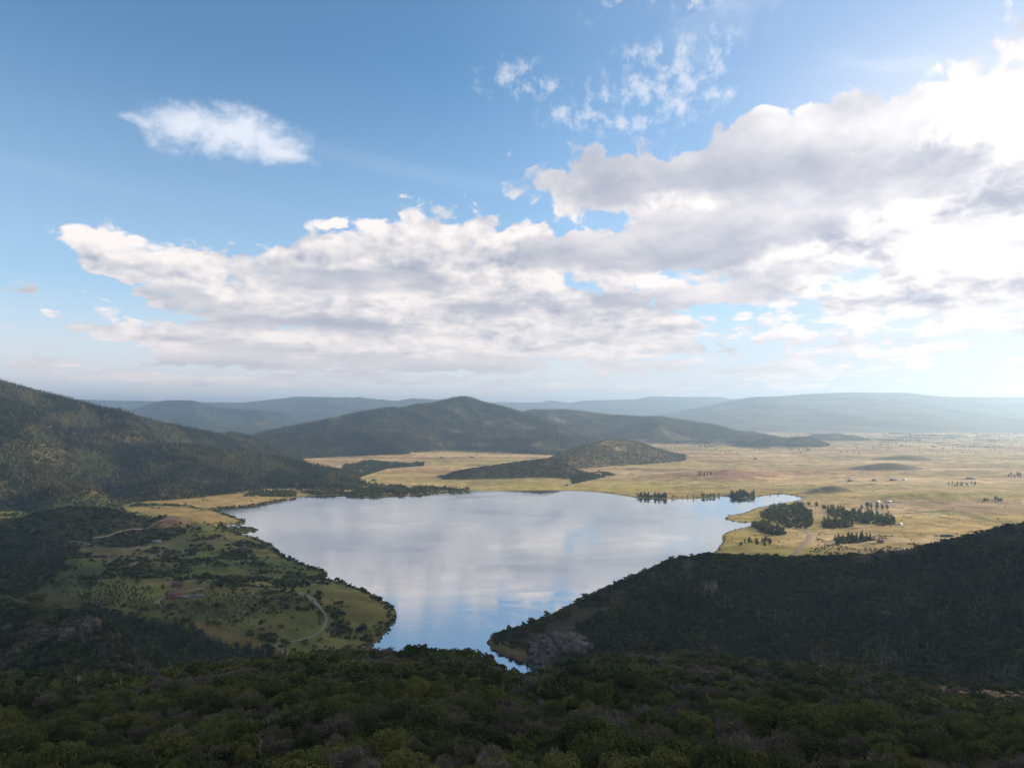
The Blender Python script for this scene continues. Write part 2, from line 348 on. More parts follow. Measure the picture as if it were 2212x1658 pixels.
def height(q, y, want=False):
    """height of the ground at x = q*y, y; also the weight of wooded hill"""
    x = q * y
    sd = shore_sd(x, y)
    sdn = sd + fbm(x / 22, y / 22, 3, 5) * 3.0 + fbm(x / 70, y / 70, 2, 9) * 2.2 * sstep(0, 200, np.abs(sd) + 60)
    lw = sstep(120, -160, x + 0.12 * (y - 900)) * sstep(2350, 1500, y)           # how steeply the left bank climbs
    rise = np.where(y < 1150, 78, 42) * 0 + 78 - 44 * sstep(950, 1500, y)
    bank = (1 - np.exp(-np.maximum(sdn, 0) / 330)) * rise * lw
    land = np.minimum(np.maximum(sdn, 0) * 0.06, 1.6) + np.maximum(sdn, 0) ** 0.5 * 0.18 * (1 - lw)
    und = (fbm(x / 160, y / 160, 4, 21) * 5.0 + 2.0) * sstep(10, 160, sdn) + fbm(x / 520, y / 520, 3, 31) * 9.0 * sstep(60, 500, sdn)
    far = sstep(3500, 12000, y)
    und = und + fbm(x / 260, y / 210, 3, 35, .5, True) * 13.0 * sstep(100, 500, sdn) * sstep(200, 500, x) * sstep(9000, 5000, y)
    base = land + bank + und * (0.5 + 1.5 * lw) + far * fbm(x / 2200, y / 2200, 4, 41) * 26
    base = np.where(sdn < 0, np.maximum(sdn * 0.25, -7), base)
    acc = np.zeros_like(x); wood = np.zeros_like(x)
    keep = sstep(-1, 14, sdn)
    for h in HILLS:
        y_0 = np.interp(q, h['q'], h['y'])
        qw = q + 0.35 * h['ns'] / y * fbm(x / h['ns'] / 1.7, y / h['ns'] / 1.7, 3, 55) * sstep(0.0, 0.35, np.abs(y - y_0) / h['wf'])
        yr = np.interp(qw, h['q'], h['y']); zr = np.interp(qw, h['q'], h['z'])
        out = np.maximum(h['q'][0] - q, q - h['q'][-1])
        zr = zr * sstep(0.03, 0.0, out)
        d = y - yr + h['ns'] * 0.25 * fbm(x / h['ns'], y / h['ns'], 2, 77)  * 0.3
        front = d < 0
        t = np.clip(np.where(front, -d / h['wf'], d / h['wb']), 0, 1)
        soft = np.sqrt(t * t + 0.0016) - 0.04
        prof = np.clip(1 - soft, 0, 1) ** h['p']
        prof = prof * sstep(1.0, 0.82, t)
        ng = fbm(x / h['ns'], y / h['ns'], 5, 61, 0.5, True)
        hh = zr * prof + h['nz'] * (ng * 0.8 - 0.25) * (np.sqrt(np.clip(prof, 0, 1)) * sstep(0.0, 0.16, t)) * sstep(0, 40, zr)
        hh = np.maximum(hh, 0) * sstep(-0.5, 1, prof * 50)
        if h['n'] in ('right',): hh = hh * sstep(-2, 6, sd)
        elif y.max() < 4000 or True: hh = hh * np.where(y < 3500, keep, 1)
        acc = (acc ** 6 + hh ** 6) ** (1 / 6.0)
        wood = np.maximum(wood, h['wood'] * sstep(2, 12 if y.mean() < 5000 else 30, hh) * sstep(0, .05, prof))
    z = np.where(base > 0, (np.maximum(base, 0) ** 4 + acc ** 4) ** 0.25, base + acc)
    # the slope below the camera
    yc = np.interp(q, fq, fy); zc = np.interp(q, fq, fz)
    y0 = 90.0; z0 = CAM_Z + S(1106, 1700)[1] * 90.0
    near = zc + (yc - y) / (yc - y0) * (z0 - zc)
    near = near + (fbm(x / 45, y / 45, 4, 91) * 5.2 + 0.5 * fbm(x / 130, y / 130, 2, 93) * 8) * sstep(0, 60, yc - y)
    near = near - 5.0 * np.sin(np.pi * np.clip((yc - y) / (yc - y0), 0, 1))
    over = np.maximum(y - yc, 0)
    back = zc - over * 0.42 - over ** 2 * 0.0006 + fbm(x / 60, y / 60, 3, 95) * 3 * sstep(0, 60, over)
    f = np.where(y < yc, near, back)
    k = 4.0
    mx = np.maximum(z, f)
    zz = mx + k * np.log(np.exp(np.clip((z - mx) / k, -40, 0)) + np.exp(np.clip((f - mx) / k, -40, 0)))
    w2 = f > z
    z = np.where(f > z - 25, zz, z)
    if want: return z, wood, sdn, w2, acc
    return z

# ------------------------------------------------------------------ ground grid: even in picture width, logarithmic in distance
def cols():
    a = np.arange(-1700, -330, 45); b = np.arange(-330, 2545, 2.9); c = np.arange(2545, 3900, 45)
    return (np.concatenate([a, b, c]) - 1106.0) / F_PX
QC = cols()
rows = [20.0]
while rows[-1] < 25000:
    y = rows[-1]
    st = 0.0068 if y < 700 else (0.0050 if y < 6500 else 0.009)
    rows.append(y * (1 + st))
YC = np.array(rows)
Qg, Yg = np.meshgrid(QC, YC)
Zg, WOODg, SDg, FOREg, HILLg = [], [], [], [], []
for a in range(0, len(YC), 100):
    r = height(Qg[a:a + 100], Yg[a:a + 100], True)
    for L, v in zip((Zg, WOODg, SDg, FOREg, HILLg), r): L.append(v)
Zg, WOODg, SDg, FOREg, HILLg = [np.concatenate(v) for v in (Zg, WOODg, SDg, FOREg, HILLg)]
Xg = Qg * Yg
LY = np.log(YC)
def samp(field, x, y):
    q = x / y
    i = np.clip(np.searchsorted(QC, q) - 1, 0, len(QC) - 2); j = np.clip(np.searchsorted(YC, y) - 1, 0, len(YC) - 2)
    a = np.clip((q - QC[i]) / (QC[i + 1] - QC[i]), 0, 1); b = np.clip((y - YC[j]) / (YC[j + 1] - YC[j]), 0, 1)
    return (field[j, i] * (1 - a) + field[j, i + 1] * a) * (1 - b) + (field[j + 1, i] * (1 - a) + field[j + 1, i + 1] * a) * b
def gz(x, y): return float(samp(Zg, np.array([x]), np.array([y]))[0])
Tg = (Zg - CAM_Z) / Yg                          # tangent of the elevation angle at which each ground point is seen
HOR = np.maximum.accumulate(Tg, 0)              # the skyline so far, per column
def hit(px, py, ymin=60.0):
    """first ground point seen at a picture position"""
    q, t = S(px, py)
    i = int(np.clip(np.searchsorted(QC, q), 1, len(QC) - 1))
    a = (q - QC[i - 1]) / (QC[i] - QC[i - 1])
    col = Tg[:, i - 1] * (1 - a) + Tg[:, i] * a
    j = np.nonzero((col >= t) & (YC > ymin))[0]
    if len(j) == 0: return None
    j = j[0]
    b = (t - col[j - 1]) / (col[j] - col[j - 1] + 1e-12) if j else 0
    y = YC[j - 1] + (YC[j] - YC[j - 1]) * np.clip(b, 0, 1)
    x = q * y
    return x, y, gz(x, y)
def project(x, y, z):
    q = x / y; t = (z - CAM_Z) / y
    c, s = math.cos(PITCH), math.sin(PITCH)
    fwd = c + t * s; up = -s + t * c
    return 1106 + q / fwd * F_PX, 829 - up / fwd * F_PX
PXg, PYg = project(Xg, Yg, Zg)

# ------------------------------------------------------------------ helpers
COL = SC.collection
def link(o, parent=None):
    COL.objects.link(o)
    if parent is not None: o.parent = parent
    return o
def tag(o, label=None, cat=None, group=None, kind=None):
    for k, v in (('label', label), ('category', cat), ('group', group), ('kind', kind)):
        if v: o[k] = v
    return o
def np_mesh(name, co, faces, mats=(), smooth=False, midx=None):
    me = bpy.data.meshes.new(name)
    co = np.asarray(co, np.float32); faces = np.asarray(faces, np.int32); k = faces.shape[1]
    me.vertices.add(len(co)); me.vertices.foreach_set('co', co.ravel())
    me.loops.add(faces.size); me.loops.foreach_set('vertex_index', faces.ravel())
    me.polygons.add(len(faces)); me.polygons.foreach_set('loop_start', np.arange(0, faces.size, k, dtype=np.int32))
    if smooth: me.polygons.foreach_set('use_smooth', np.ones(len(faces), bool))
    for m in mats: me.materials.append(m)
    if midx is not None: me.polygons.foreach_set('material_index', np.asarray(midx, np.int32))
    me.update(calc_edges=True)
    return me
def mat(name):
    m = bpy.data.materials.new(name); m.use_nodes = True
    nt = m.node_tree; b = nt.nodes['Principled BSDF']
    return m, NG(nt), b
def inpoly(px, py, poly):
    r = np.zeros(px.shape, bool); n = len(poly)
    for i in range(n):
        ax, ay = poly[i]; bx, by = poly[(i + 1) % n]
        if ay == by: continue
        r ^= ((ay > py) != (by > py)) & (px < (bx - ax) * (py - ay) / (by - ay) + ax)
    return r

# ------------------------------------------------------------------ what covers the ground (one colour per grid point, fixed to the ground)
JX = PXg + fbm(Xg / 40, Yg / 40, 3, 101) * 14 + fbm(Xg / 9, Yg / 9, 2, 103) * 4
JY = PYg + fbm(Xg / 40, Yg / 60, 3, 102) * np.clip(9000 / Yg, 1.5, 9)
GREENDRY = fbm(Xg / 130, Yg / 200, 4, 111)
STRIPE = fbm(Xg / 420, Yg / 120, 4, 113)
STRIPE2 = fbm(Xg / 1500, Yg / 260, 4, 117)
TAN = np.array([0.43, 0.30, 0.15]); TAN2 = np.array([0.31, 0.20, 0.10]); PALE = np.array([0.54, 0.41, 0.23])
YGR = np.array([0.25, 0.205, 0.055]); GRS = np.array([0.098, 0.108, 0.028]); DKG = np.array([0.030, 0.040, 0.016])
COOL_DITCH = np.array([0.12, 0.115, 0.05]); BRN = np.array([0.15, 0.10, 0.055]); GOLD = np.array([0.26, 0.185, 0.075])
def lerp(a, b, w): return a + (b - a) * w[..., None]
c = lerp(np.broadcast_to(TAN, Xg.shape + (3,)), TAN2, sstep(0.0, 0.45, STRIPE))
c = lerp(c, PALE, sstep(0.0, 0.5, -STRIPE) * 0.8)
c = lerp(c, YGR * 1.15 + 0.03, sstep(0.05, 0.5, STRIPE2) * 0.75)
# fields: hedged strips across the plain
rows_n = np.sin((Yg + 0.25 * Xg) / 105.0 + 2.5 * fbm(Xg / 600, Yg / 600, 2, 131))
c = lerp(c, BRN * 1.2, sstep(0.96, 0.995, rows_n) * sstep(2300, 2600, Yg) * sstep(7500, 5500, Yg) * sstep(-0.1, .3, fbm(Xg / 260, Yg / 260, 2, 133)) * 0.75)
c = lerp(c, COOL_DITCH, sstep(0.026, 0.008, np.abs(fbm(Xg / 700, Yg / 330, 3, 137))) * (Yg > 1500) * sstep(9000, 6000, Yg) * 0.8)
# greener ground round the shore
nearsh = sstep(260, 10, SDg)
c = lerp(c, YGR, nearsh * 0.7)
rightnear = ((Xg > 250) & (Yg < 1900)).astype(float)
c = lerp(c, YGR * 1.25, rightnear * sstep(-0.3, 0.3, STRIPE) * 0.85)
m = inpoly(JX, JY, [(1990,1120),(1900,1128),(1860,1140),(1760,1146),(1780,1156),(1900,1158),(2200,1162),(2400,1120),(2212,1100)]).astype(float)
c = lerp(c, np.array([0.37, 0.27, 0.105]), m * 0.9)
# the left bank, greener towards the camera, golden strips where hay has been cut
lb = sstep(150, -250, Xg + 0.05 * (Yg - 1000)) * sstep(2500, 1900, Yg + Xg * 0.2)
left = lerp(np.broadcast_to(GRS, c.shape), GOLD, sstep(0.05, 0.5, GREENDRY) * 0.34)
left = lerp(left, DKG, sstep(0.0, 0.4, -GREENDRY) * 0.7)
c = lerp(c, left, lb)
for poly, colr, w in [
    ([(180,1046),(300,1052),(420,1058),(560,1048),(700,1043),(720,1062),(620,1072),(540,1092),(460,1096),(380,1090),(250,1075),(160,1068)], GOLD * 1.25, .9),
    ([(330,1058),(560,1050),(690,1052),(600,1062),(430,1068)], TAN * 1.05, .8),
    ([(440,1100),(500,1112),(530,1128),(470,1134),(400,1120),(330,1110),(200,1095),(330,1092)], GOLD, .85),
    ([(320,1125),(369,1114),(430,1122),(400,1136),(330,1140)], TAN2 * 0.9, .9),
    ([(20,1062),(80,1055),(250,1075),(300,1100),(150,1085),(10,1095)], GRS * 1.6, .8),
    ([(180,1170),(380,1186),(400,1215),(300,1225),(170,1200)], GOLD * 0.5, .6),
    ([(250,1240),(420,1262),(560,1270),(560,1285),(400,1275),(280,1255)], GOLD * 0.55, .6),
    ([(400,1340),(480,1350),(600,1390),(640,1412),(560,1405),(460,1380),(390,1360)], GOLD * 0.5, .8),
    ([(690,1262),(790,1280),(845,1308),(840,1345),(760,1350),(700,1310)], YGR * 0.66, .8),
    ([(1985,1455),(2130,1446),(2290,1448),(2290,1526),(2120,1520),(2020,1500)], np.array([.19,.125,.07]), .95),
    ([(220,1630),(330,1610),(420,1625),(400,1655),(250,1655)], np.array([.13,.09,.05]), .8),
    ([(1860,1225),(1980,1230),(2212,1290),(2212,1330),(2050,1300)], GRS * 0.6, .6),
    ([(1930,1085),(2212,1075),(2212,1115),(2080,1112)], np.array([.24,.165,.085]), .75),
    ([(1500,1018),(1650,1016),(1700,1028),(1560,1034)], np.array([.27,.16,.105]), .8),
    ([(1080,1040),(1330,1036),(1560,1052),(1600,1064),(1300,1058),(1100,1056)], YGR * 1.35, .6),
    ([(1880,1066),(1990,1060),(2212,1066),(2212,1072),(2000,1068),(1900,1073)], GRS * 1.1, .7), ([(1960,1098),(2060,1108),(2200,1126),(2200,1131),(2060,1115),(1950,1103)], GRS * 1.1, .6),
    ([(1770,1062),(2212,1058),(2212,1078),(1900,1082)], YGR * 1.3, .6),
    ([(1858,1088),(1890,1080),(1960,1082),(1965,1090),(1900,1096)], np.array([.33,.25,.2]), .8)]:
    x0 = min(p[0] for p in poly) - 30; x1 = max(p[0] for p in poly) + 30; y0_ = min(p[1] for p in poly) - 20; y1_ = max(p[1] for p in poly) + 20
    sel = (PXg > x0) & (PXg < x1) & (PYg > y0_) & (PYg < y1_)
    jj, ii = np.nonzero(sel)
    ins = inpoly(JX[jj, ii], JY[jj, ii], poly)
    jj, ii = jj[ins], ii[ins]
    c[jj, ii] = c[jj, ii] + (np.asarray(colr) - c[jj, ii]) * w
# wooded and brushy ground
wd = WOODg.copy()
WPATCH = fbm(Xg / 190, Yg / 190, 4, 121)
farw = sstep(6500, 9500, Yg)
fl = lerp(np.broadcast_to(DKG, c.shape), np.array([.075,.066,.032]), sstep(-0.1, 0.5, WPATCH) * 0.8)
fl = lerp(fl, GOLD * 0.9, sstep(0.22, 0.55, WPATCH) * (0.45 - 0.3 * (Xg < -600)) * sstep(1500, 2300, Yg))
fl = lerp(fl, np.array([.040, .034, .020]), 0.75 * sstep(1300, 1150, Yg) * (Xg > -60))
fl = lerp(fl, lerp(np.broadcast_to(np.array([.028, .045, .036]), c.shape), np.array([.10, .10, .06]), sstep(0.15, 0.6, fbm(Xg / 900, Yg / 900, 5, 123))), farw)
c = lerp(c, fl, np.clip(wd * 1.0, 0, 1))
frg = lerp(np.broadcast_to(np.array([.045, .043, .02]), c.shape), np.array([.10, .075, .035]), sstep(0.0, 0.5, fbm(Xg / 25, Yg / 25, 4, 127)))
meadow = inpoly(JX, JY, [(1985,1455),(2130,1446),(2290,1448),(2290,1526),(2120,1520),(2020,1500)])
c = lerp(c, frg, (FOREg & ~meadow).astype(float) * 0.92)
# margin of the lake: mud and reeds
c = lerp(c, np.array([.14, .11, .055]), sstep(9, 0, SDg) * sstep(-4, 0, SDg) * 0.8)
c = lerp(c, np.array([.035, .04, .03]), sstep(0, -3, SDg))

gm_, G2, b = mat('ground')
at = gm_.node_tree.nodes.new('ShaderNodeAttribute'); at.attribute_name = 'cover'
geo = gm_.node_tree.nodes.new('ShaderNodeNewGeometry')
pos = geo.outputs['Position']
n_a = G2.noise(pos, 0.35, 5, 0.65, dims='3D'); n_b = G2.noise(pos, 0.022, 6, 0.6, dims='3D')
n_c = G2.noise(G2.vm('MULTIPLY', pos, (0.35, 1.0, 1.0)), 0.006, 5, 0.6, dims='3D')
f = G2.m('MULTIPLY', G2.mr(n_a, 0.25, 0.75, 0.72, 1.25), G2.mr(n_b, 0.3, 0.7, 0.62, 1.36))
f = G2.m('MULTIPLY', f, G2.mr(n_c, 0.3, 0.7, 0.80, 1.2))
cc = G2.vm('SCALE', at.outputs['Color'], f)
gm_.node_tree.links.new(cc, b.inputs['Base Color'])
b.inputs['Roughness'].default_value = 0.95; b.inputs['Specular IOR Level'].default_value = 0.1
bump = gm_.node_tree.nodes.new('ShaderNodeBump'); bump.inputs['Strength'].default_value = 1.0; bump.inputs['Distance'].default_value = 1.2
hgt = G2.m('ADD', G2.m('MULTIPLY', n_a, 0.9), G2.m('MULTIPLY', n_b, 5.0))
gm_.node_tree.links.new(hgt, bump.inputs['Height']); gm_.node_tree.links.new(bump.outputs[0], b.inputs['Normal'])
nr, nc = Zg.shape
idx = np.arange(nr * nc).reshape(nr, nc)
fc = np.stack([idx[:-1, :-1], idx[:-1, 1:], idx[1:, 1:], idx[1:, :-1]], -1).reshape(-1, 4)
me = np_mesh('ground', np.stack([Xg, Yg, Zg], -1).reshape(-1, 3), fc, [gm_], True)
ca = me.color_attributes.new('cover', 'FLOAT_COLOR', 'POINT')
ca.data.foreach_set('color', np.concatenate([np.clip(c, 0.004, 1), np.ones(c.shape[:2] + (1,))], -1).astype(np.float32).ravel())
ground = link(bpy.data.objects.new('ground', me)); tag(ground, kind='structure')
COVER = c
del fc, idx

# ------------------------------------------------------------------ water
wm, W, b = mat('lake_water')
b.inputs['Base Color'].default_value = (0.012, 0.03, 0.04, 1)
b.inputs['IOR'].default_value = 10.0; b.inputs['Specular IOR Level'].default_value = 0.5
geo = wm.node_tree.nodes.new('ShaderNodeNewGeometry'); pos = geo.outputs['Position']
calm = W.noise(W.vm('MULTIPLY', pos, (0.0035, 0.009, 1.0)), 1.0, 4, 0.6, dist=1.0)
rough = W.mr(calm, 0.40, 0.62, 0.006, 0.03, 'SMOOTHSTEP')
wm.node_tree.links.new(rough, b.inputs['Roughness'])
rip = W.noise(W.vm('MULTIPLY', pos, (0.10, 0.45, 1.0)), 1.0, 3, 0.5)
rip2 = W.noise(W.vm('MULTIPLY', pos, (0.02, 0.05, 1.0)), 1.0, 2, 0.5)
bump = wm.node_tree.nodes.new('ShaderNodeBump'); bump.inputs['Distance'].default_value = 1.0
wm.node_tree.links.new(W.m('MULTIPLY', W.mr(calm, 0.42, 0.6, 0.008, 0.06, 'SMOOTHSTEP'), 0.9), bump.inputs['Strength'])
wm.node_tree.links.new(W.m('ADD', rip, W.m('MULTIPLY', rip2, 1.0)), bump.inputs['Height'])
wm.node_tree.links.new(bump.outputs[0], b.inputs['Normal'])
sx0, sy0 = SHORE.min(0) - 60; sx1, sy1 = SHORE.max(0) + 60
me = np_mesh('lake', [(sx0, sy0, 0), (sx1, sy0, 0), (sx1, sy1, 0), (sx0, sy1, 0)], [(0, 1, 2, 3)], [wm])
lake = link(bpy.data.objects.new('lake_water', me)); tag(lake, kind='structure')

# ------------------------------------------------------------------ roads and tracks draped on the ground
def road_mat(name, col, rough=0.9):
    m, g, b = mat(name)
    geo = m.node_tree.nodes.new('ShaderNodeNewGeometry')
    n = g.noise(geo.outputs['Position'], 0.5, 4, 0.6, dims='3D')
    m.node_tree.links.new(g.vm('SCALE', g.xyz(*col), g.mr(n, 0.3, 0.7, 0.75, 1.2)), b.inputs['Base Color'])
    b.inputs['Roughness'].default_value = rough
    return m
M_GRAVEL = road_mat('gravel', (0.15, 0.125, 0.10)); M_ASPH = road_mat('asphalt', (0.10, 0.10, 0.105)); M_DIRT = road_mat('dirt', (0.26, 0.185, 0.125))
def catmull(P, n=8):
    P = [np.array(p, float) for p in P]; P = [2 * P[0] - P[1]] + P + [2 * P[-1] - P[-2]]; out = []
    for i in range(1, len(P) - 2):
        a, b_, c_, d = P[i - 1:i + 3]
        for t in np.arange(n) / n:
            out.append(0.5 * (2 * b_ + (c_ - a) * t + (2 * a - 5 * b_ + 4 * c_ - d) * t * t + (3 * b_ - a - 3 * c_ + d) * t ** 3))
    out.append(P[-2]); return np.array(out)
ROADS = []
def road(name, pts, width, m, lift=0.3, ymin=60):
    w = [hit(px, py, ymin) for px, py in pts]; w = np.array([(a[0], a[1]) for a in w if a])
    C = catmull(w, 10); T = np.gradient(C, axis=0); T /= np.linalg.norm(T, axis=1)[:, None] + 1e-9
    N = np.stack([-T[:, 1], T[:, 0]], 1); k = 5; co = []
    wj = width if np.isscalar(width) else np.interp(np.linspace(0, 1, len(C)), np.linspace(0, 1, len(width)), width)
    wj = np.broadcast_to(wj, (len(C),)) * (1 + .38 * fbm(C[:, 0] / 14, C[:, 1] / 14, 3, 71))
    for j in range(k):
        p = C + N * (wj * (j / (k - 1) - 0.5))[:, None]
        z = samp(Zg, p[:, 0], p[:, 1]) + lift - (0.25 if j in (0, k - 1) else 0)
        co.append(np.column_stack([p, z]))
    co = np.stack(co, 1); n = len(C); ix = np.arange(n * k).reshape(n, k)
    fcs = np.stack([ix[:-1, :-1], ix[:-1, 1:], ix[1:, 1:], ix[1:, :-1]], -1).reshape(-1, 4)
    o = link(bpy.data.objects.new(name, np_mesh(name, co.reshape(-1, 3), fcs, [m], True))); tag(o, kind='structure')
    ROADS.append((C, float(np.mean(wj))))
    return o
road('gravel_road', [(640,1418),(612,1408),(597,1399),(596,1392),(615,1388),(650,1381),(680,1371),(698,1356),(705,1338),(700,1322),(686,1306),(668,1290),(650,1281),(620,1276),(590,1272),(550,1269)], [3]*5+[3.3,3.4,3.4,3.6,5,12,10,5,3,2.5], M_GRAVEL, 0.45, 500)
road('lane', [(150,1168),(190,1174),(228,1184),(281,1187),(337,1188),(351,1192),(323,1204),(295,1215),(270,1224)], 5, M_GRAVEL, .5)
road('track', [(200,1162),(239,1155),(299,1142),(334,1131),(369,1120),(395,1126)], 4.5, M_DIRT, .5)
road('gravel_track', [(1712,1199),(1722,1190),(1733,1178),(1745,1166),(1750,1158),(1745,1150),(1722,1142),(1690,1140),(1650,1140)], [7,8,9,11,14,9,5,4,3], M_DIRT, .7, 1190)
road('main_road', [(2172,1136),(2120,1128),(2067,1120),(1961,1106),(1891,1100),(1821,1096),(1750,1092),(1730,1089),(1722,1083),(1728,1078),(1745,1074),(1770,1069),(1800,1066)], [9]*6+[8,11,13,10,8,7,7], M_DIRT, .8, 1190)
road('farm_lane', [(1800,1066),(1780,1063),(1740,1058),(1690,1057),(1600,1056),(1480,1052)], 6, M_DIRT, .8)
road('driveway', [(338,1304),(342,1296),(356,1288),(372,1283),(395,1279),(425,1272),(440,1268)], 5, M_GRAVEL, .5)
road('field_track', [(1760,1156),(1840,1150),(1920,1150),(2000,1154)], 4, M_DIRT, .7, 1190)
road('hill_track', [(1252,1054),(1276,1044),(1290,1038),(1300,1028),(1296,1020)], 7, M_DIRT, 1)

# ------------------------------------------------------------------ a bank of cloud added out of view, shaped to shade the near ground
SHADE = [(-1800,600),(-1750,1300),(-1350,1440),(-900,1600),(-520,1560),(-300,1480),(0,1430),(330,1420),(560,1395),(760,1440),(1050,1520),(1500,1560),(1900,1300),(2100,700),(1900,100),(1500,-400),(-500,-500),(-1500,-100)]
def add_shade_cloud(name, poly, alt, thick, seed, step=60.0, fray=70):
    P = np.array(poly, float); off = np.array([SUN_DIR.x, SUN_DIR.y]) * (alt / SUN_DIR.z)
    x0, y0_ = P.min(0) - 200; x1, y1_ = P.max(0) + 200
    gx, gy = np.meshgrid(np.arange(x0, x1, step), np.arange(y0_, y1_, step))
    d2 = np.full(gx.shape, 1e18); Q = np.roll(P, -1, 0)
    for (ax, ay), (bx, by) in zip(P, Q):
        ex, ey = bx - ax, by - ay; t = np.clip(((gx - ax) * ex + (gy - ay) * ey) / (ex * ex + ey * ey), 0, 1)
        d2 = np.minimum(d2, (gx - ax - t * ex) ** 2 + (gy - ay - t * ey) ** 2)
    d = np.sqrt(d2) * np.where(inpoly(gx, gy, poly), 1, -1) + fbm(gx / 260, gy / 260, 4, seed) * fray * 1.6
    ins = d > 0
    up = np.sqrt(np.clip(d / 400, 0, 1)) * thick * (0.6 + 0.5 * fbm(gx / 300, gy / 300, 4, seed + 3))
    dn = np.sqrt(np.clip(d / 400, 0, 1)) * thick * 0.18 * (0.8 + 0.5 * fbm(gx / 300, gy / 300, 3, seed + 5))
    nr_, nc_ = gx.shape; ix = np.arange(nr_ * nc_).reshape(nr_, nc_)
    cell = ins[:-1, :-1] | ins[:-1, 1:] | ins[1:, 1:] | ins[1:, :-1]
    cm = np.stack([ix[:-1, :-1], ix[:-1, 1:], ix[1:, 1:], ix[1:, :-1]], -1)[cell]
    top = np.stack([gx + off[0], gy + off[1], alt + np.maximum(up, 0)], -1).reshape(-1, 3)
    bot = np.stack([gx + off[0], gy + off[1], alt - np.maximum(dn, 0) - 1], -1).reshape(-1, 3)
    co = np.concatenate([top, bot]); fcs = np.concatenate([cm, cm[:, ::-1] + nr_ * nc_])
    used = np.unique(fcs); remap = np.full(len(co), -1); remap[used] = np.arange(len(used))
    o = link(bpy.data.objects.new(name, np_mesh(name, co[used], remap[fcs], [M_SHADE_CLOUD], True)))
    return tag(o, kind='structure')
M_SHADE_CLOUD, g_, b = mat('added_shade_cloud'); b.inputs['Base Color'].default_value = (0.9, 0.9, 0.9, 1); b.inputs['Roughness'].default_value = 1.0
_t = M_SHADE_CLOUD.node_tree.nodes.new('ShaderNodeBsdfTransparent'); _m = M_SHADE_CLOUD.node_tree.nodes.new('ShaderNodeMixShader'); _m.inputs[0].default_value = 0.28
M_SHADE_CLOUD.node_tree.links.new(b.outputs[0], _m.inputs[1]); M_SHADE_CLOUD.node_tree.links.new(_t.outputs[0], _m.inputs[2]); M_SHADE_CLOUD.node_tree.links.new(_m.outputs[0], M_SHADE_CLOUD.node_tree.nodes['Material Output'].inputs[0])
add_shade_cloud('added_shade_cloud', SHADE, 3800.0, 420.0, 201)
# smaller unseen clouds, added to shade hills; only the low ridge's is built
#add_shade_cloud('cloud', [(-2600,2500),(-1700,2350),(-1250,2600),(-1300,2900),(-1900,3100),(-2600,3000)], 3900.0, 200.0, 211, 50)
#add_shade_cloud('cloud', [(-1900,4600),(-900,4500),(-300,4750),(-350,5200),(-1100,5500),(-2100,5300)], 3900.0, 200.0, 221, 60)
#add_shade_cloud('cloud', [(500,5600),(1500,5700),(1700,6200),(700,6400)], 3900.0, 200.0, 231, 60)
add_shade_cloud('added_shade_cloud', [(-150,2880),(160,2860),(230,3020),(0,3120),(-260,3010)], 3900.0, 80.0, 241, 30, 20)

# ------------------------------------------------------------------ plant materials
def leaf_mat(name, cols, trans=0.25, rough=0.75, patch=0.02):
    """cols: three colours; each plant picks between them, each leaf clump varies a little"""
    m, g, b = mat(name); nt = m.node_tree
    oi = nt.nodes.new('ShaderNodeObjectInfo'); geo = nt.nodes.new('ShaderNodeNewGeometry')
    n1 = g.noise(geo.outputs['Position'], patch, 2, 0.5, dims='3D')
    n2 = g.noise(geo.outputs['Position'], 0.9, 2, 0.6, dims='3D')
    pick = g.m('ADD', g.m('MULTIPLY', oi.outputs['Random'], 0.75), g.m('MULTIPLY', g.m('SUBTRACT', n1, 0.38), 1.3), clamp=True)
    rp = nt.nodes.new('ShaderNodeValToRGB'); cr = rp.color_ramp
    cr.elements[0].color = cols[0] + (1,); cr.elements[1].color = cols[2] + (1,)
    e = cr.elements.new(0.5); e.color = cols[1] + (1,)
    cr.elements[0].position = 0.1; cr.elements[2].position = 0.9
    nt.links.new(pick, rp.inputs[0])
    cc = g.vm('SCALE', rp.outputs[0], g.mr(n2, 0.3, 0.7, 0.65, 1.35))
    nt.links.new(cc, b.inputs['Base Color']); b.inputs['Roughness'].default_value = rough
    b.inputs['Specular IOR Level'].default_value = 0.25
    if trans:
        tr = nt.nodes.new('ShaderNodeBsdfTranslucent'); nt.links.new(g.vm('MULTIPLY', cc, (1.1, 1.25, 0.6)), tr.inputs[0])
        ms = nt.nodes.new('ShaderNodeMixShader'); ms.inputs[0].default_value = trans
        nt.links.new(b.outputs[0], ms.inputs[1]); nt.links.new(tr.outputs[0], ms.inputs[2])
        nt.links.new(ms.outputs[0], nt.nodes['Material Output'].inputs[0])
    return m
M_OAK = leaf_mat('oak_leaf', [(.024,.038,.012), (.048,.064,.018), (.105,.11,.030)])
M_GREY = leaf_mat('grey_twig', [(.075,.065,.05), (.105,.092,.07), (.14,.125,.10)], 0.0, 0.9)
M_SAGE = leaf_mat('sage_leaf', [(.07,.075,.05), (.085,.085,.045), (.10,.085,.045)], 0.1)
M_CON = leaf_mat('conifer_needle', [(.014,.026,.016), (.022,.036,.018), (.040,.050,.022)], 0.0, 0.8, 0.006)
M_ASP = leaf_mat('aspen_leaf', [(.050,.075,.022), (.085,.100,.028), (.14,.135,.040)], 0.3, 0.7, 0.008)
M_SUNLIT_ASP = leaf_mat('sunlit_aspen_leaf', [(.075,.078,.030), (.125,.11,.040), (.19,.15,.055)], 0.3, 0.7, 0.008)  # sunlit gold of the far aspens is put into this leaf colour
M_COT = leaf_mat('cottonwood_leaf', [(.034,.052,.018), (.065,.085,.026), (.12,.13,.038)], 0.25, 0.7)
M_BARK = leaf_mat('pale_bark', [(.20,.185,.155), (.28,.265,.23), (.38,.36,.32)], 0.0, 0.8)
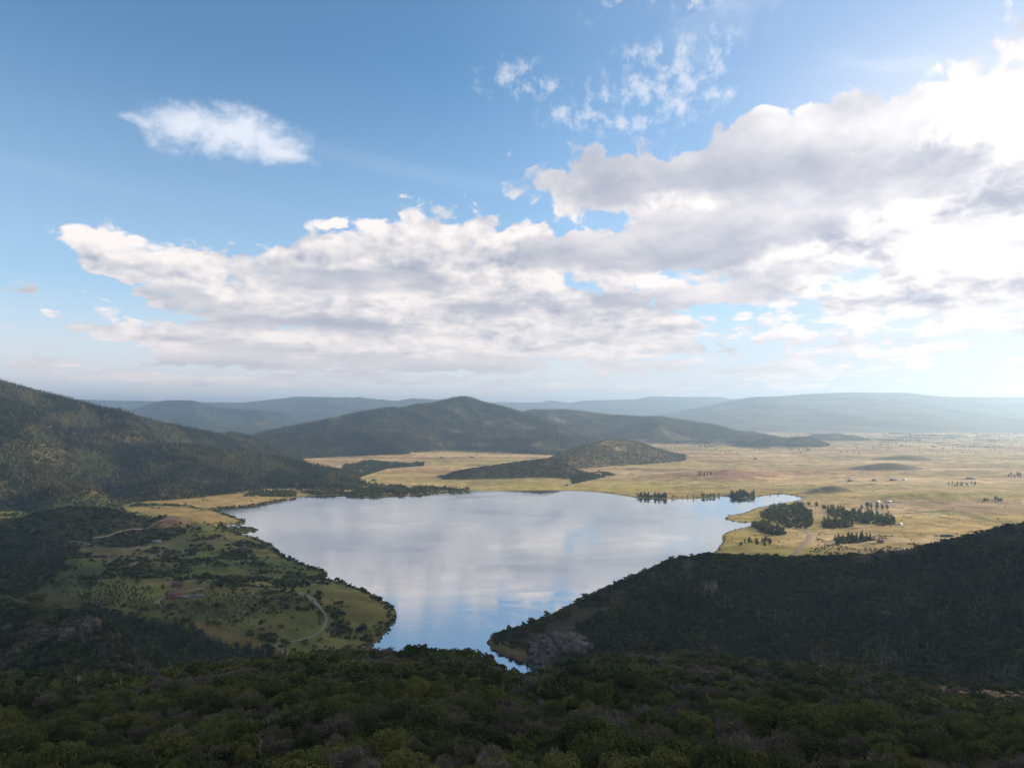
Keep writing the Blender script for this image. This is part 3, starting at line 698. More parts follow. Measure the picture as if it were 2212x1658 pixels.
M_DBARK = leaf_mat('dark_bark', [(.06,.045,.035), (.08,.06,.045), (.10,.08,.06)], 0.0, 0.9)

rg = np.random.default_rng(7)
def cards(C, size, rgen, up=0.0, asp=0.6, tri=False):
    """leaf-sized faces centred on the points C, turned every way (up > 0 leans them to the sky)"""
    n = len(C); a = rgen.normal(size=(n, 3)); a[:, 2] += up; a /= np.linalg.norm(a, axis=1)[:, None]
    r = rgen.normal(size=(n, 3)); u = np.cross(a, r); u /= np.linalg.norm(u, axis=1)[:, None] + 1e-9; v = np.cross(a, u)
    s = (size * (0.6 + 0.8 * rgen.random(n)))[:, None] * 0.5
    p = [C - u * s, C - v * s * asp, C + u * s, C + v * s * asp]
    co = np.stack(p, 1).reshape(-1, 3); return co, np.arange(n * 4).reshape(n, 4)
def tube(P, R, k=5):
    P = np.array(P, float); co = []; n = len(P)
    T = np.gradient(P, axis=0)
    for i in range(n):
        t = T[i] / (np.linalg.norm(T[i]) + 1e-9); s = np.cross(t, (0.31, 0.95, 0.1)); s /= np.linalg.norm(s); w = np.cross(t, s)
        for j in range(k):
            a = 2 * math.pi * j / k; co.append(P[i] + R[i] * (math.cos(a) * s + math.sin(a) * w))
    f = [(i * k + j, i * k + (j + 1) % k, (i + 1) * k + (j + 1) % k, (i + 1) * k + j) for i in range(n - 1) for j in range(k)]
    return np.array(co), np.array(f)
def cat_(parts):
    co, fs, o = [], [], 0
    for c_, f_ in parts: co.append(c_); fs.append(f_ + o); o += len(c_)
    return np.concatenate(co), np.concatenate(fs)
def shell_pts(n, c0, rad, rgen, inner=0.55, low=-0.25):
    d = rgen.normal(size=(n, 3)); d[:, 2] = np.where(d[:, 2] < low, -d[:, 2] * 0.5, d[:, 2]); d /= np.linalg.norm(d, axis=1)[:, None]
    r = inner + (1 - inner) * rgen.random(n) ** 0.5
    return np.asarray(c0) + d * np.asarray(rad) * r[:, None]
def shrub_mesh(name, n, size, m, seed, R=2.2, H=2.6, lobes=9, twig=False):
    g = np.random.default_rng(seed); P = []; w = []
    L = [(g.uniform(-.7, .7) * R, g.uniform(-.7, .7) * R, g.uniform(.28, .72) * H, g.uniform(.30, .55) * R, g.uniform(.28, .45) * H) for _ in range(lobes)]
    for (x, y, z, r, h) in L:
        k = n // lobes
        P.append(shell_pts(k, (x, y, z), (r, r, h), g, 0.6))
    P = np.concatenate(P); P[:, 2] = np.abs(P[:, 2])
    co, f = cards(P[::5] if twig else P, size, g, 0.3)
    if twig:
        b = P; d = b - np.array([0, 0, -0.3]); d /= np.linalg.norm(d, axis=1)[:, None]; d += g.normal(size=d.shape) * .25
        s = np.cross(d, g.normal(size=d.shape)); s /= np.linalg.norm(s, axis=1)[:, None]
        L_ = (g.uniform(.5, 1.1, len(b)) * size * 2.6)[:, None]; wd_ = size * 0.09
        q = np.stack([b - d * L_ - s * wd_, b - d * L_ + s * wd_, b + s * wd_ * .4, b - s * wd_ * .4], 1).reshape(-1, 3)
        co, f = cat_([(co, f), (q, np.arange(len(q)).reshape(-1, 4))])
    return np_mesh(name, co, f, [m])
def conifer_mesh(name, n, m, seed, H=12.0, R=2.1, size=1.0):
    g = np.random.default_rng(seed); t = g.random(n) ** 0.75; h = 0.06 + 0.94 * (1 - t) ; ang = g.random(n) * 6.283
    tier = np.round(h * 11) / 11; h = h * 0.45 + tier * 0.55
    r = R * (1 - h) ** 0.85 * (0.45 + 0.55 * g.random(n) ** 0.5) * (1 + .15 * np.sin(ang * 3 + seed)) + 0.05
    P = np.stack([np.cos(ang) * r, np.sin(ang) * r, h * H - r * 0.25], -1)
    out = np.stack([np.cos(ang), np.sin(ang), -0.35 + 0 * ang], -1); side = np.stack([-np.sin(ang), np.cos(ang), 0 * ang], -1)
    s = (size * (0.5 + 0.7 * g.random(n)) * (1.15 - h * 0.8))[:, None]
    q = np.stack([P - out * s * .6, P + side * s * .42 - np.array([0, 0, .1]), P + out * s * .7, P - side * s * .42 + np.array([0, 0, .15])], 1).reshape(-1, 3)
    return (q, np.arange(n * 4).reshape(n, 4))
def crown(n, seed, H, R, base, size, lobes=8, sq=1.0):
    g = np.random.default_rng(seed); P = []
    for i in range(lobes):
        z = g.uniform(base, 0.92); k = math.sin(math.pi * min(1, (z - base) / (1 - base) * 0.66 + 0.2)) ** 0.6
        a = g.uniform(0, 6.28); rr = g.uniform(0.15, 0.6) * R * k
        P.append(shell_pts(n // lobes, (math.cos(a) * rr, math.sin(a) * rr, z * H), (R * g.uniform(.35, .6) * k, R * g.uniform(.35, .6) * k, H * g.uniform(.10, .19) * sq), g, 0.5, -2))
    return cards(np.concatenate(P), size, g, 0.2)
def limbs(seed, H, R, r0, n=6, k=5, lean=0.25):
    g = np.random.default_rng(seed); sx, sy = g.uniform(-lean, lean, 2)
    ax = lambda t: np.array([sx * t * t + .12 * math.sin(5 * t + seed), sy * t * t + .12 * math.cos(4 * t), t * H])
    parts = [tube([ax(t) for t in np.linspace(0, 1, 7)], [r0 * (1 - .85 * t) for t in np.linspace(0, 1, 7)], k)]
    for i in range(n):
        t = 0.35 + 0.55 * i / n; a = g.uniform(0, 6.28); L = R * g.uniform(.5, .95) * (1.15 - t)
        p0 = ax(t); d = np.array([math.cos(a), math.sin(a), g.uniform(.6, 1.3)]); p2 = p0 + d * L; p1 = (p0 + p2) / 2 + np.array([0, 0, -.12 * L])
        parts.append(tube([p0, p1, p2], [r0 * .45 * (1 - .6 * t), r0 * .3 * (1 - .6 * t), .015], 4))
        if n > 8:
            for s_ in range(3):
                q0 = p0 + (p2 - p0) * g.uniform(.4, .9); q2 = q0 + (d + g.normal(size=3) * .6) * L * .4
                parts.append(tube([q0, (q0 + q2) / 2, q2], [.03, .02, .01], 3))
    return cat_(parts)

PROTO = bpy.data.collections.new('plant_shapes')      # shapes that the plant masses draw from; not part of the scene itself
def family(name, meshes):
    c_ = bpy.data.collections.new(name)
    for i, me in enumerate(meshes):
        o = bpy.data.objects.new('%s_%02d' % (name, i), me); c_.objects.link(o)
    return c_
def two_mat(name, a, ma, b_, mb):
    co, f = cat_([a, b_]); return np_mesh(name, co, f, [ma, mb], False, [0] * len(a[1]) + [1] * len(b_[1]))
SHRUB_N = [shrub_mesh('shrub', 3600, .21, M_OAK, 1, 2.1, 3.0, 12), shrub_mesh('shrub', 3800, .20, M_OAK, 2, 2.4, 3.6, 14), shrub_mesh('shrub', 3000, .19, M_OAK, 3, 1.6, 2.8, 9),
           shrub_mesh('grey_shrub', 2600, .17, M_GREY, 4, 2.0, 2.6, 12, True), shrub_mesh('grey_shrub', 2400, .16, M_GREY, 5, 1.7, 2.3, 10, True), shrub_mesh('sage_shrub', 900, .22, M_SAGE, 6, 1.3, 1.2, 6)]
SHRUB_M = [shrub_mesh('shrub', 330, .72, M_OAK, 11), shrub_mesh('shrub', 330, .68, M_OAK, 12, 2.5, 3.0, 10), shrub_mesh('shrub', 280, .62, M_OAK, 13, 1.8, 2.3, 6),
           shrub_mesh('grey_shrub', 420, .40, M_GREY, 14, 2.1, 2.1, 8, True), shrub_mesh('grey_shrub', 360, .38, M_GREY, 15, 1.7, 1.8, 7, True), shrub_mesh('sage_shrub', 200, .45, M_SAGE, 16, 1.3, 1.2, 5)]
SHRUB_F = [shrub_mesh('shrub', 70, 1.5, M_OAK, 21, 2.4, 2.8, 6), shrub_mesh('shrub', 70, 1.4, M_OAK, 22, 2.1, 2.3, 5), shrub_mesh('sage_shrub', 50, 1.0, M_SAGE, 23, 1.5, 1.3, 4)]
CON_N = [(conifer_mesh('c', 520, M_CON, 30 + i, 12, 2.0 + .25 * i, .95), limbs(30 + i, 11.4, 1, .16, 0)) for i in range(3)]
CON_M = [two_mat('conifer', conifer_mesh('c', 150, M_CON, 40 + i, 12, 2.0 + .3 * i, 1.6), M_CON, tube([(0, 0, 0), (0, 0, 3)], [.15, .12], 4), M_DBARK) for i in range(3)]
CON_F = [np_mesh('conifer', *conifer_mesh('c', 40, M_CON, 50 + i, 12, 2.2 + .4 * i, 2.9), [M_CON]) for i in range(3)]
ASP_N = [(crown(1000, 60 + i, 10, 2.0, .38, .36, 9), limbs(60 + i, 9.2, 1.6, .12, 6)) for i in range(3)]
ASP_M = [two_mat('aspen', crown(170, 70 + i, 10, 2.0, .42, .85, 6), M_ASP, tube([(0, 0, 0), (.1, 0, 4.5), (.2, .1, 8)], [.17, .12, .05], 4), M_BARK) for i in range(3)]
ASP_F = [two_mat('aspen', crown(48, 80 + i, 10, 2.1, .35, 1.6, 4), M_SUNLIT_ASP, tube([(0, 0, 0), (0, 0, 5)], [.22, .15], 3), M_BARK) for i in range(2)]
BARE_N = [limbs(90 + i, 9.0, 2.6, .11, 14, 5) for i in range(4)]
COT_N = [(crown(700, 100 + i, 10.5, 4.9 - .6 * i, .10, 1.0, 12, 1.5), limbs(100 + i, 8.5, 3, .28, 5)) for i in range(3)]
TALL_N = [(crown(520, 110 + i, 11, 3.0, .08, .95, 9, 1.4), limbs(110 + i, 9, 1.6, .22, 4)) for i in range(3)]
COT_F = [two_mat('cottonwood', crown(90, 120 + i, 11, 3.8 - .8 * i, .12, 2.0, 6, 1.3), M_COT, tube([(0, 0, 0), (0, 0, 4)], [.25, .2], 4), M_DBARK) for i in range(3)]

# ------------------------------------------------------------------ scattering
def scatter(y0, y1, space, seed, q0=-0.84, q1=0.84, jit=0.9):
    """jittered points with a given spacing, over ground that can be seen from about here"""
    g = np.random.default_rng(seed); xs, ys = [], []
    y = y0
    while y < y1:
        n = int((q1 - q0) * y / space) + 1
        x = q0 * y + (np.arange(n) + g.random()) * space
        xs.append(x + g.uniform(-.5, .5, n) * space * jit); ys.append(y + g.uniform(-.5, .5, n) * space * jit)
        y += space
    x = np.concatenate(xs); y = np.concatenate(ys)
    t = (samp(Zg, x, y) + 14 - CAM_Z) / y
    hz = samp(HOR, x, y * 0.995)
    seen = t > hz - 0.001
    keep = seen | (g.random(len(x)) < 0.12)
    x, y = x[keep], y[keep]
    sd = samp(SDg, x, y)
    k = sd > 1.0
    for C, w in ROADS:
        c0, c1 = C.min(0) - 20, C.max(0) + 20
        m = (x > c0[0]) & (x < c1[0]) & (y > c0[1]) & (y < c1[1])
        if m.any():
            ii = np.nonzero(m)[0]
            d = np.min((x[ii][:, None] - C[None, :, 0]) ** 2 + (y[ii][:, None] - C[None, :, 1]) ** 2, 1)
            k[ii[d < (w * .5 + 3.0) ** 2]] = False
    return x[k], y[k], sd[k], g
def attrs_at(x, y):
    z = samp(Zg, x, y); px, py = project(x, y, z)
    return z, px, py
MASS_N = 0
def mass(name, label, cat, fam, x, y, idx, scl, seed, sink=0.15):
    """a mass of plants nobody could count: one object, points that each carry one of the family's shapes"""
    global MASS_N
    g = np.random.default_rng(seed); n = len(x); z = samp(Zg, x, y) - sink * scl
    me = bpy.data.meshes.new(name); me.vertices.add(n)
    me.vertices.foreach_set('co', np.stack([x, y, z], -1).astype(np.float32).ravel())
    a = me.attributes.new('pick', 'INT', 'POINT'); a.data.foreach_set('value', np.asarray(idx, np.int32))
    a = me.attributes.new('size', 'FLOAT_VECTOR', 'POINT')
    a.data.foreach_set('vector', np.stack([scl * g.uniform(.85, 1.2, n), scl * g.uniform(.85, 1.2, n), scl * g.uniform(.8, 1.25, n)], -1).astype(np.float32).ravel())
    a = me.attributes.new('turn', 'FLOAT_VECTOR', 'POINT')
    a.data.foreach_set('vector', np.stack([g.normal(0, .05, n), g.normal(0, .05, n), g.uniform(0, 6.283, n)], -1).astype(np.float32).ravel())
    o = link(bpy.data.objects.new(name, me)); tag(o, label, cat, None, 'stuff')
    t = bpy.data.node_groups.new(name, 'GeometryNodeTree')
    t.interface.new_socket('Geometry', in_out='INPUT', socket_type='NodeSocketGeometry'); t.interface.new_socket('Geometry', in_out='OUTPUT', socket_type='NodeSocketGeometry')
    gi = t.nodes.new('NodeGroupInput'); go = t.nodes.new('NodeGroupOutput'); ip = t.nodes.new('GeometryNodeInstanceOnPoints'); ci = t.nodes.new('GeometryNodeCollectionInfo')
    ci.inputs['Collection'].default_value = fam; ci.inputs['Separate Children'].default_value = True; ci.inputs['Reset Children'].default_value = True
    ip.inputs['Pick Instance'].default_value = True
    def na(nm, ty):
        n_ = t.nodes.new('GeometryNodeInputNamedAttribute'); n_.data_type = ty; n_.inputs['Name'].default_value = nm; return n_.outputs['Attribute']
    t.links.new(gi.outputs[0], ip.inputs['Points']); t.links.new(ci.outputs[0], ip.inputs['Instance'])
    t.links.new(na('pick', 'INT'), ip.inputs['Instance Index']); t.links.new(na('size', 'FLOAT_VECTOR'), ip.inputs['Scale'])
    e2r = t.nodes.new('FunctionNodeEulerToRotation'); t.links.new(na('turn', 'FLOAT_VECTOR'), e2r.inputs[0]); t.links.new(e2r.outputs[0], ip.inputs['Rotation'])
    t.links.new(ip.outputs[0], go.inputs[0])
    md = o.modifiers.new('plants', 'NODES'); md.node_group = t
    MASS_N += n
    return o

F_SHRUB_N = family('shrubs near', SHRUB_N); F_SHRUB_M = family('shrubs middle', SHRUB_M); F_SHRUB_F = family('shrubs far', SHRUB_F)
F_CON_M = family('conifers middle', CON_M); F_CON_F = family('conifers far', CON_F)
F_ASP_M = family('aspens middle', ASP_M); F_ASP_F = family('aspens far', ASP_F); F_COT_F = family('cottonwoods far', COT_F)
def meshes2(ab, ma, mb, na, nb): return (np_mesh(na, ab[0][0], ab[0][1], [ma]), np_mesh(nb, ab[1][0], ab[1][1], [mb]))
K_CON = [meshes2(v, M_CON, M_DBARK, 'crown', 'trunk') for v in CON_N]
K_ASP = [meshes2(v, M_ASP, M_BARK, 'crown', 'trunk') for v in ASP_N]
K_COT = [meshes2(v, M_COT, M_DBARK, 'crown', 'trunk') for v in COT_N]
K_TALL = [meshes2(v, M_COT, M_DBARK, 'crown', 'trunk') for v in TALL_N]
K_BARE = [np_mesh('bare_tree', v[0], v[1], [M_BARK]) for v in BARE_N]
pr = random.Random(5)
def tree(name, kit, x, y, scale, label, cat, group=None, sink=0.2):
    z = gz(x, y) - sink
    r = bpy.data.objects.new(name, None); r.empty_display_size = 0.5; link(r)
    r.location = (x, y, z); r.scale = (scale * pr.uniform(.88, 1.12), scale * pr.uniform(.88, 1.12), scale); r.rotation_euler = (0, 0, pr.uniform(0, 6.28))
    tag(r, label, cat, group)
    for nm, me in zip(('crown', 'trunk'), kit): link(bpy.data.objects.new(nm, me), r)
    return r
def single(name, me, x, y, scale, label, cat, group=None, sink=0.15):
    o = link(bpy.data.objects.new(name, me)); o.location = (x, y, gz(x, y) - sink); o.scale = (scale * pr.uniform(.85, 1.15), scale * pr.uniform(.85, 1.15), scale * pr.uniform(.85, 1.15)); o.rotation_euler = (pr.gauss(0, .04), pr.gauss(0, .04), pr.uniform(0, 6.28))
    return tag(o, label, cat, group)
def in_any(px, py, polys):
    r = np.zeros(px.shape, bool)
    for p in polys: r |= inpoly(px, py, p)
    return r

# ------------------------------------------------------------------ the brushy slope under the camera
x, y, sd_, g = scatter(62, 560, 3.1, 301, -1.3, 1.3)
z, px, py = attrs_at(x, y)
fore = samp(FOREg.astype(float), x, y) > 0.5
nz = fbm(x / 26, y / 26, 3, 311); nz2 = fbm(x / 9, y / 9, 2, 313)
open_ = (nz + 0.35 * nz2 > 0.52) | in_any(px, py, [[(1985,1455),(2130,1446),(2290,1448),(2290,1526),(2120,1520),(2020,1500)], [(230,1628),(330,1612),(400,1625),(380,1650),(260,1655)], [(1760,1630),(1900,1640),(2212,1655),(2212,1700),(1700,1700)]])
k = fore & (~open_ | (g.random(len(x)) < 0.12))
x, y, px, py, nz, nz2 = x[k], y[k], px[k], py[k], nz[k], nz2[k]
greyn = fbm(x / 34, y / 20, 3, 321) + sstep(60, 10, np.abs(y - np.interp(x / y, fq, fy) + 20)) * 0.32 * (px > 330) * (px < 1000) + .13 * sstep(900, 1500, px) + .10 * sstep(500, 100, px) * (py > 1560)
idx = np.where(greyn + 0.12 * g.normal(size=len(x)) > 0.20, g.integers(3, 5, len(x)), g.integers(0, 3, len(x)))
idx = np.where(g.random(len(x)) < 0.05, 5, idx)
scl = np.clip(np.exp(g.normal(-.08, .32, len(x))), .4, 1.8) * (1 + .45 * nz2)
scl = np.where(y < 110, scl * .9, scl)
d = np.hypot(x, np.hypot(y, z[k] - CAM_Z))
vis = (px > -20) & (px < 2232) & (py < 1700) & (py > 1380)
order = np.argsort(np.where(vis, d / scl, 1e9)); near300 = np.zeros(len(x), bool); near300[order[:285]] = True
SH_LAB = [('oak_shrub', 'dark green oak bush on the near slope'), ('oak_shrub', 'dark green oak bush on the near slope'), ('oak_shrub', 'dark green oak bush on the near slope'),
          ('grey_shrub', 'grey twiggy half-bare bush on the near slope'), ('grey_shrub', 'grey twiggy half-bare bush on the near slope'), ('sage_shrub', 'low dull olive sagebrush on the near slope')]
SH_GRP = {'oak_shrub': 'oak bushes of the near slope', 'grey_shrub': 'grey bushes of the near slope', 'sage_shrub': 'sagebrush of the near slope'}
for i in np.nonzero(near300)[0]:
    nm, lab = SH_LAB[idx[i]]
    zone = ('at the bottom edge' if py[i] > 1600 else 'in the middle') + ' of the near slope, ' + ('left third' if px[i] < 740 else ('centre third' if px[i] < 1480 else 'right third'))
    lab = lab.replace('on the near slope', zone) if 'thicket' in lab else lab.replace('on the near slope', zone)
    single(nm, SHRUB_N[idx[i]], float(x[i]), float(y[i]), float(scl[i]), lab, 'bush', SH_GRP[nm] + ' ' + zone.replace(' of the near slope', ''))
r_ = ~near300; nn = r_ & (y < 240); ff = r_ & (y >= 240)
mass('shrub_thicket', 'dense thicket of dark green and grey bushes covering the near slope', 'shrubs', F_SHRUB_N, x[nn], y[nn], idx[nn], scl[nn], 1)
mass('shrub_thicket', 'finer looking brush along the crest of the near slope above the water', 'shrubs', F_SHRUB_M, x[ff], y[ff], idx[ff], scl[ff], 2)

# ------------------------------------------------------------------ the dark headland at the right
x, y, sd_, g = scatter(430, 1180, 3.9, 331, -0.08, 1.35)
z, px, py = attrs_at(x, y)
k = (samp(FOREg.astype(float), x, y) < 0.5) & (samp(WOODg, x, y) > 0.25)
hi = samp(HILLg, x, y)
crest = np.interp(px, [1050,1224,1300,1440,1480,1640,1760,1950,2110,2212,2400], [1385,1308,1273,1215,1200,1192,1194,1172,1151,1128,1060])
band = py - crest
grassy = (((px < 1500) & (band < 46 + 0.02 * (px - 1050))) | ((px > 1780) & (band < 34) & (fbm(x / 50, y / 50, 2, 335) > -0.1)))
dn = fbm(x / 30, y / 30, 3, 333)
k &= ~inpoly(px, py, [(1160,1410),(1165,1375),(1195,1352),(1240,1352),(1262,1385),(1275,1410),(1240,1412)])
k &= np.where(grassy, dn + 0.25 * g.random(len(x)) > -0.02, dn > -0.62)
x, y, px, py, band, sd_ = x[k], y[k], px[k], py[k], band[k], sd_[k]
cn = fbm(x / 55, y / 55, 3, 337); an = fbm(x / 45, y / 45, 3, 339)
u = g.random(len(x))
con = (cn > 0.12) & (u < 0.30) & (band > 30) | in_any(px, py, [[(1440,1300),(1640,1320),(1760,1400),(1700,1430),(1440,1400)]]) & (u < 0.22)
asp = ~con & (((an > 0.24) & (u < .18) & (band > 30)) | in_any(px, py, [[(1500,1260),(1600,1275),(1640,1330),(1560,1320),(1490,1290)], [(1670,1330),(1760,1320),(1780,1370),(1700,1370)], [(1840,1380),(2000,1370),(2050,1430),(1860,1440)], [(1900,1300),(2120,1250),(2200,1200),(2212,1330),(2000,1360)]]) & (u < .36))
sh = ~con & ~asp
mass('headland_brush', 'dark brush covering the headland to the right of the water', 'shrubs', F_SHRUB_M, x[sh], y[sh], np.where(g.random(sh.sum()) < .07, 5, g.integers(0, 3, sh.sum())), np.clip(np.exp(g.normal(-.15, .38, sh.sum())), .4, 2.2), 3)
mass('headland_conifers', 'dark pointed conifers scattered over the shaded headland', 'trees', F_CON_M, x[con], y[con], g.integers(0, 3, con.sum()), g.uniform(.45, 1.0, con.sum()), 4)
mass('headland_aspens', 'pale stemmed aspens in patches on the shaded headland', 'trees', F_ASP_M, x[asp], y[asp], g.integers(0, 3, asp.sum()), g.uniform(.5, 1.0, asp.sum()), 5)

# ------------------------------------------------------------------ the left bank
x, y, sd_, g = scatter(430, 2350, 4.6, 341, -1.05, 0.05)
z, px, py = attrs_at(x, y)
wd_ = samp(WOODg, x, y); hl = samp(HILLg, x, y)
dn = fbm(x / 42, y / 60, 4, 343); u = g.random(len(x))
keep = (samp(FOREg.astype(float), x, y) < 0.5)
shoulder = inpoly(px, py, [(-400,1180),(0,1296),(60,1306),(205,1330),(262,1366),(330,1410),(420,1440),(600,1500),(0,1700),(-400,1700)])
CONP = [[(200,1328),(300,1338),(408,1362),(480,1390),(560,1406),(620,1418),(527,1460),(300,1470),(180,1420)], [(-50,1160),(60,1168),(150,1190),(120,1250),(60,1270),(-50,1260)]]
ASPP = [[(387,1283),(540,1286),(668,1280),(690,1300),(600,1318),(560,1345),(500,1362),(400,1335)], [(140,1262),(260,1268),(390,1292),(385,1330),(300,1325),(220,1315),(130,1290)], [(200,1335),(330,1350),(420,1372),(400,1400),(250,1370)]]
inC = in_any(px, py, CONP); inA = in_any(px, py, ASPP)
clear = in_any(px, py, [[(330,1262),(450,1258),(450,1300),(420,1308),(335,1310)], [(620,1318),(685,1318),(690,1360),(640,1378),(590,1370),(560,1350)], [(640,1268),(690,1268),(680,1290),(640,1290)],
                        [(180,1172),(300,1190),(345,1196),(330,1212),(230,1206),(170,1190)], [(400,1345),(470,1352),(600,1392),(560,1402),(450,1376)]])
golden = samp(COVER[..., 0], x, y) > 0.125
con = keep & inC & (u < np.where(px < 160, .22, .55)) & ~clear
asp = keep & ~con & inA & (u < .55) & ~clear
strip = (sd_ < 14) & (y > 700) & (y < 2300)
dens = np.where(shoulder, 0.92, np.where(strip, 0.62, np.where(golden, sstep(.45, .7, dn) * .3, sstep(-0.05, 0.3, dn) * 0.62 + .035)))
dens = np.where(inC, .8, dens)
dens = np.where((wd_ > 0.5) & ~shoulder & (y > 1300), np.maximum(dens, .55), dens)
sh = keep & ~con & ~asp & (g.random(len(x)) < dens) & ~(clear & (g.random(len(x)) < .93))
a = sh & (y < 900); b_ = sh & (y >= 900)
idm = np.where(fbm(x / 30, y / 30, 2, 345) > .32, g.integers(3, 5, len(x)), g.integers(0, 3, len(x)))
mass('bank_brush', 'clumps of dark green bushes over the grassy left bank near the camera', 'shrubs', F_SHRUB_M, x[a], y[a], idm[a], np.clip(np.exp(g.normal(.22, .38, a.sum())), .5, 2.4), 6)
mass('bank_brush', 'small dark bushes dotted over the far part of the left bank', 'shrubs', F_SHRUB_F, x[b_], y[b_], g.integers(0, 3, b_.sum()), np.clip(np.exp(g.normal(.15, .38, b_.sum())), .5, 2.4), 7)
mass('bank_conifers', 'dark conifer wood in the hollow below the rocky shoulder', 'trees', F_CON_M, x[con], y[con], g.integers(0, 3, con.sum()), g.uniform(.55, 1.0, con.sum()), 8)
mass('bank_aspens', 'aspen groves with pale stems on the left bank around the house', 'trees', F_ASP_M, x[asp], y[asp], g.integers(0, 3, asp.sum()), g.uniform(.45, .95, asp.sum()), 9)

# ------------------------------------------------------------------ woods of the left mountain and its spurs
x, y, sd_, g = scatter(1720, 4900, 8.2, 351, -1.05, -0.12)
z, px, py = attrs_at(x, y)
wd_ = samp(WOODg, x, y); hl = samp(HILLg, x, y); dn = fbm(x / 150, y / 150, 4, 353)
k = (wd_ > .5) & ((y > 2020) | (hl > 60)) & (hl > 4) & (dn + 0.3 * g.random(len(x)) > -0.42)
x, y, dn, px, py = x[k], y[k], dn[k], px[k], py[k]
cn = fbm(x / 220, y / 160, 4, 355); u = g.random(len(x))
con = (cn > 0.03) & (u < .85) | (u < .25)
asp = ~con & (u < .97)
mass('mountain_conifers', 'dark conifer forest clothing the big mountain at the left', 'trees', F_CON_F, x[con], y[con], g.integers(0, 3, con.sum()), g.uniform(.9, 1.75, con.sum()), 10)
mass('mountain_aspens', 'lighter aspen woods on the spurs of the mountain at the left', 'trees', F_ASP_F, x[asp], y[asp], g.integers(0, 2, asp.sum()), g.uniform(.8, 1.4, asp.sum()), 11)

# ------------------------------------------------------------------ woods of the butte and the hills beside it
x, y, sd_, g = scatter(4300, 7200, 13.0, 361, -0.46, 0.62)
z, px, py = attrs_at(x, y)
wd_ = samp(WOODg, x, y); dn = fbm(x / 230, y / 230, 5, 363)
k = (wd_ > .5) & (samp(HILLg, x, y) > 12) & (dn + .2 * g.random(len(x)) > -0.12)
x, y, dn = x[k], y[k], dn[k]; u = g.random(len(x)); cn = fbm(x / 300, y / 300, 3, 365)
con = (cn > .02) & (u < .8) | (u < .35)
mass('butte_conifers', 'dark conifer forest on the rounded butte beyond the water', 'trees', F_CON_F, x[con], y[con], g.integers(0, 3, con.sum()), g.uniform(1.0, 1.6, con.sum()), 12)
mass('butte_aspens', 'paler woods in patches on the butte beyond the water', 'trees', F_ASP_F, x[~con], y[~con], g.integers(0, 2, (~con).sum()), g.uniform(.9, 1.4, (~con).sum()), 13)

# ------------------------------------------------------------------ brush on the low ridge across the water, willows and woods along the far shore
x, y, sd_, g = scatter(2350, 4600, 5.5, 371, -0.45, 0.32)
z, px, py = attrs_at(x, y)
hl = samp(HILLg, x, y); wd_ = samp(WOODg, x, y)
kn = (wd_ > .3) & (hl > 4) & (px > 930) & (px < 1500) & (g.random(len(x)) < .46)
mass('ridge_brush', 'low dark brush on the small ridge across the water', 'shrubs', F_SHRUB_F, x[kn], y[kn], g.integers(0, 3, kn.sum()), g.uniform(.8, 1.6, kn.sum()), 14)
WIL = [[(640,1046),(700,1030),(760,1030),(800,1046),(900,1050),(1010,1054),(1015,1060),(950,1066),(880,1072),(800,1077),(740,1072),(690,1072),(640,1060)],
       [(740,1005),(800,995),(860,1000),(918,998),(915,1006),(840,1012),(780,1030),(740,1025)], [(540,1062),(640,1058),(640,1072),(560,1092),(480,1100)], [(1230,1026),(1300,1018),(1330,1026),(1290,1034),(1235,1046)]]
u = g.random(len(x)); wi = in_any(px, py, WIL) & (sd_ > 1)
dn = fbm(x / 40, y / 40, 3, 373)
big = wi & (dn > 0.05) & (u < .5); sm = wi & ~big & (u < .75) & (dn > -.35)
mass('shore_wood', 'dark trees massed along the far left shore of the lake', 'trees', F_COT_F, x[big], y[big], g.integers(0, 3, big.sum()), g.uniform(.6, 1.05, big.sum()), 15)
mass('shore_willows', 'low willow brush along the far left shore of the lake', 'shrubs', F_SHRUB_F, x[sm], y[sm], g.integers(0, 2, sm.sum()), g.uniform(.8, 1.7, sm.sum()), 16)
# scattered clumps and hedge lines over the plain
x, y, sd_, g = scatter(1200, 9000, 15.0, 381, -0.3, 0.86)
z, px, py = attrs_at(x, y)
line = np.abs(fbm(x / 420, y / 420, 3, 383)) < 0.018
far = (fbm(x / 520, y / 260, 4, 385) > 0.30) & (y > 5200)
k = (samp(HILLg, x, y) < 12) & (sd_ > 4) & ((x > 330) | (y > 2500)) & ((line & (g.random(len(x)) < .45)) | (far & (g.random(len(x)) < .55)) | (g.random(len(x)) < .0014)) & (samp(FOREg.astype(float), x, y) < .5)
mass('plain_brush', 'scattered bushes and tree lines over the wide golden plain', 'shrubs', F_COT_F, x[k], y[k], g.integers(0, 3, k.sum()), np.where(y[k] > 4500, g.uniform(.6, 1.3, k.sum()), g.uniform(.2, .5, k.sum())), 17)
# bushes along the right-hand shore and over the near right field
x, y, sd_, g = scatter(1150, 2700, 4.5, 391, 0.02, 0.72)
z, px, py = attrs_at(x, y)
k = (samp(HILLg, x, y) < 6) & (((sd_ < 7) & (g.random(len(x)) < .35) & (px > 1540)) | (inpoly(px, py, [(1770,1150),(1990,1160),(2212,1135),(2212,1175),(1950,1190),(1740,1200)]) & (fbm(x / 30, y / 30, 3, 393) > .1) & (g.random(len(x)) < .5)) | (g.random(len(x)) < .004))
mass('field_bushes', 'small bushes along the right shore and over the near fields', 'shrubs', F_SHRUB_F, x[k], y[k], g.integers(0, 3, k.sum()), g.uniform(.5, 1.1, k.sum()), 18)

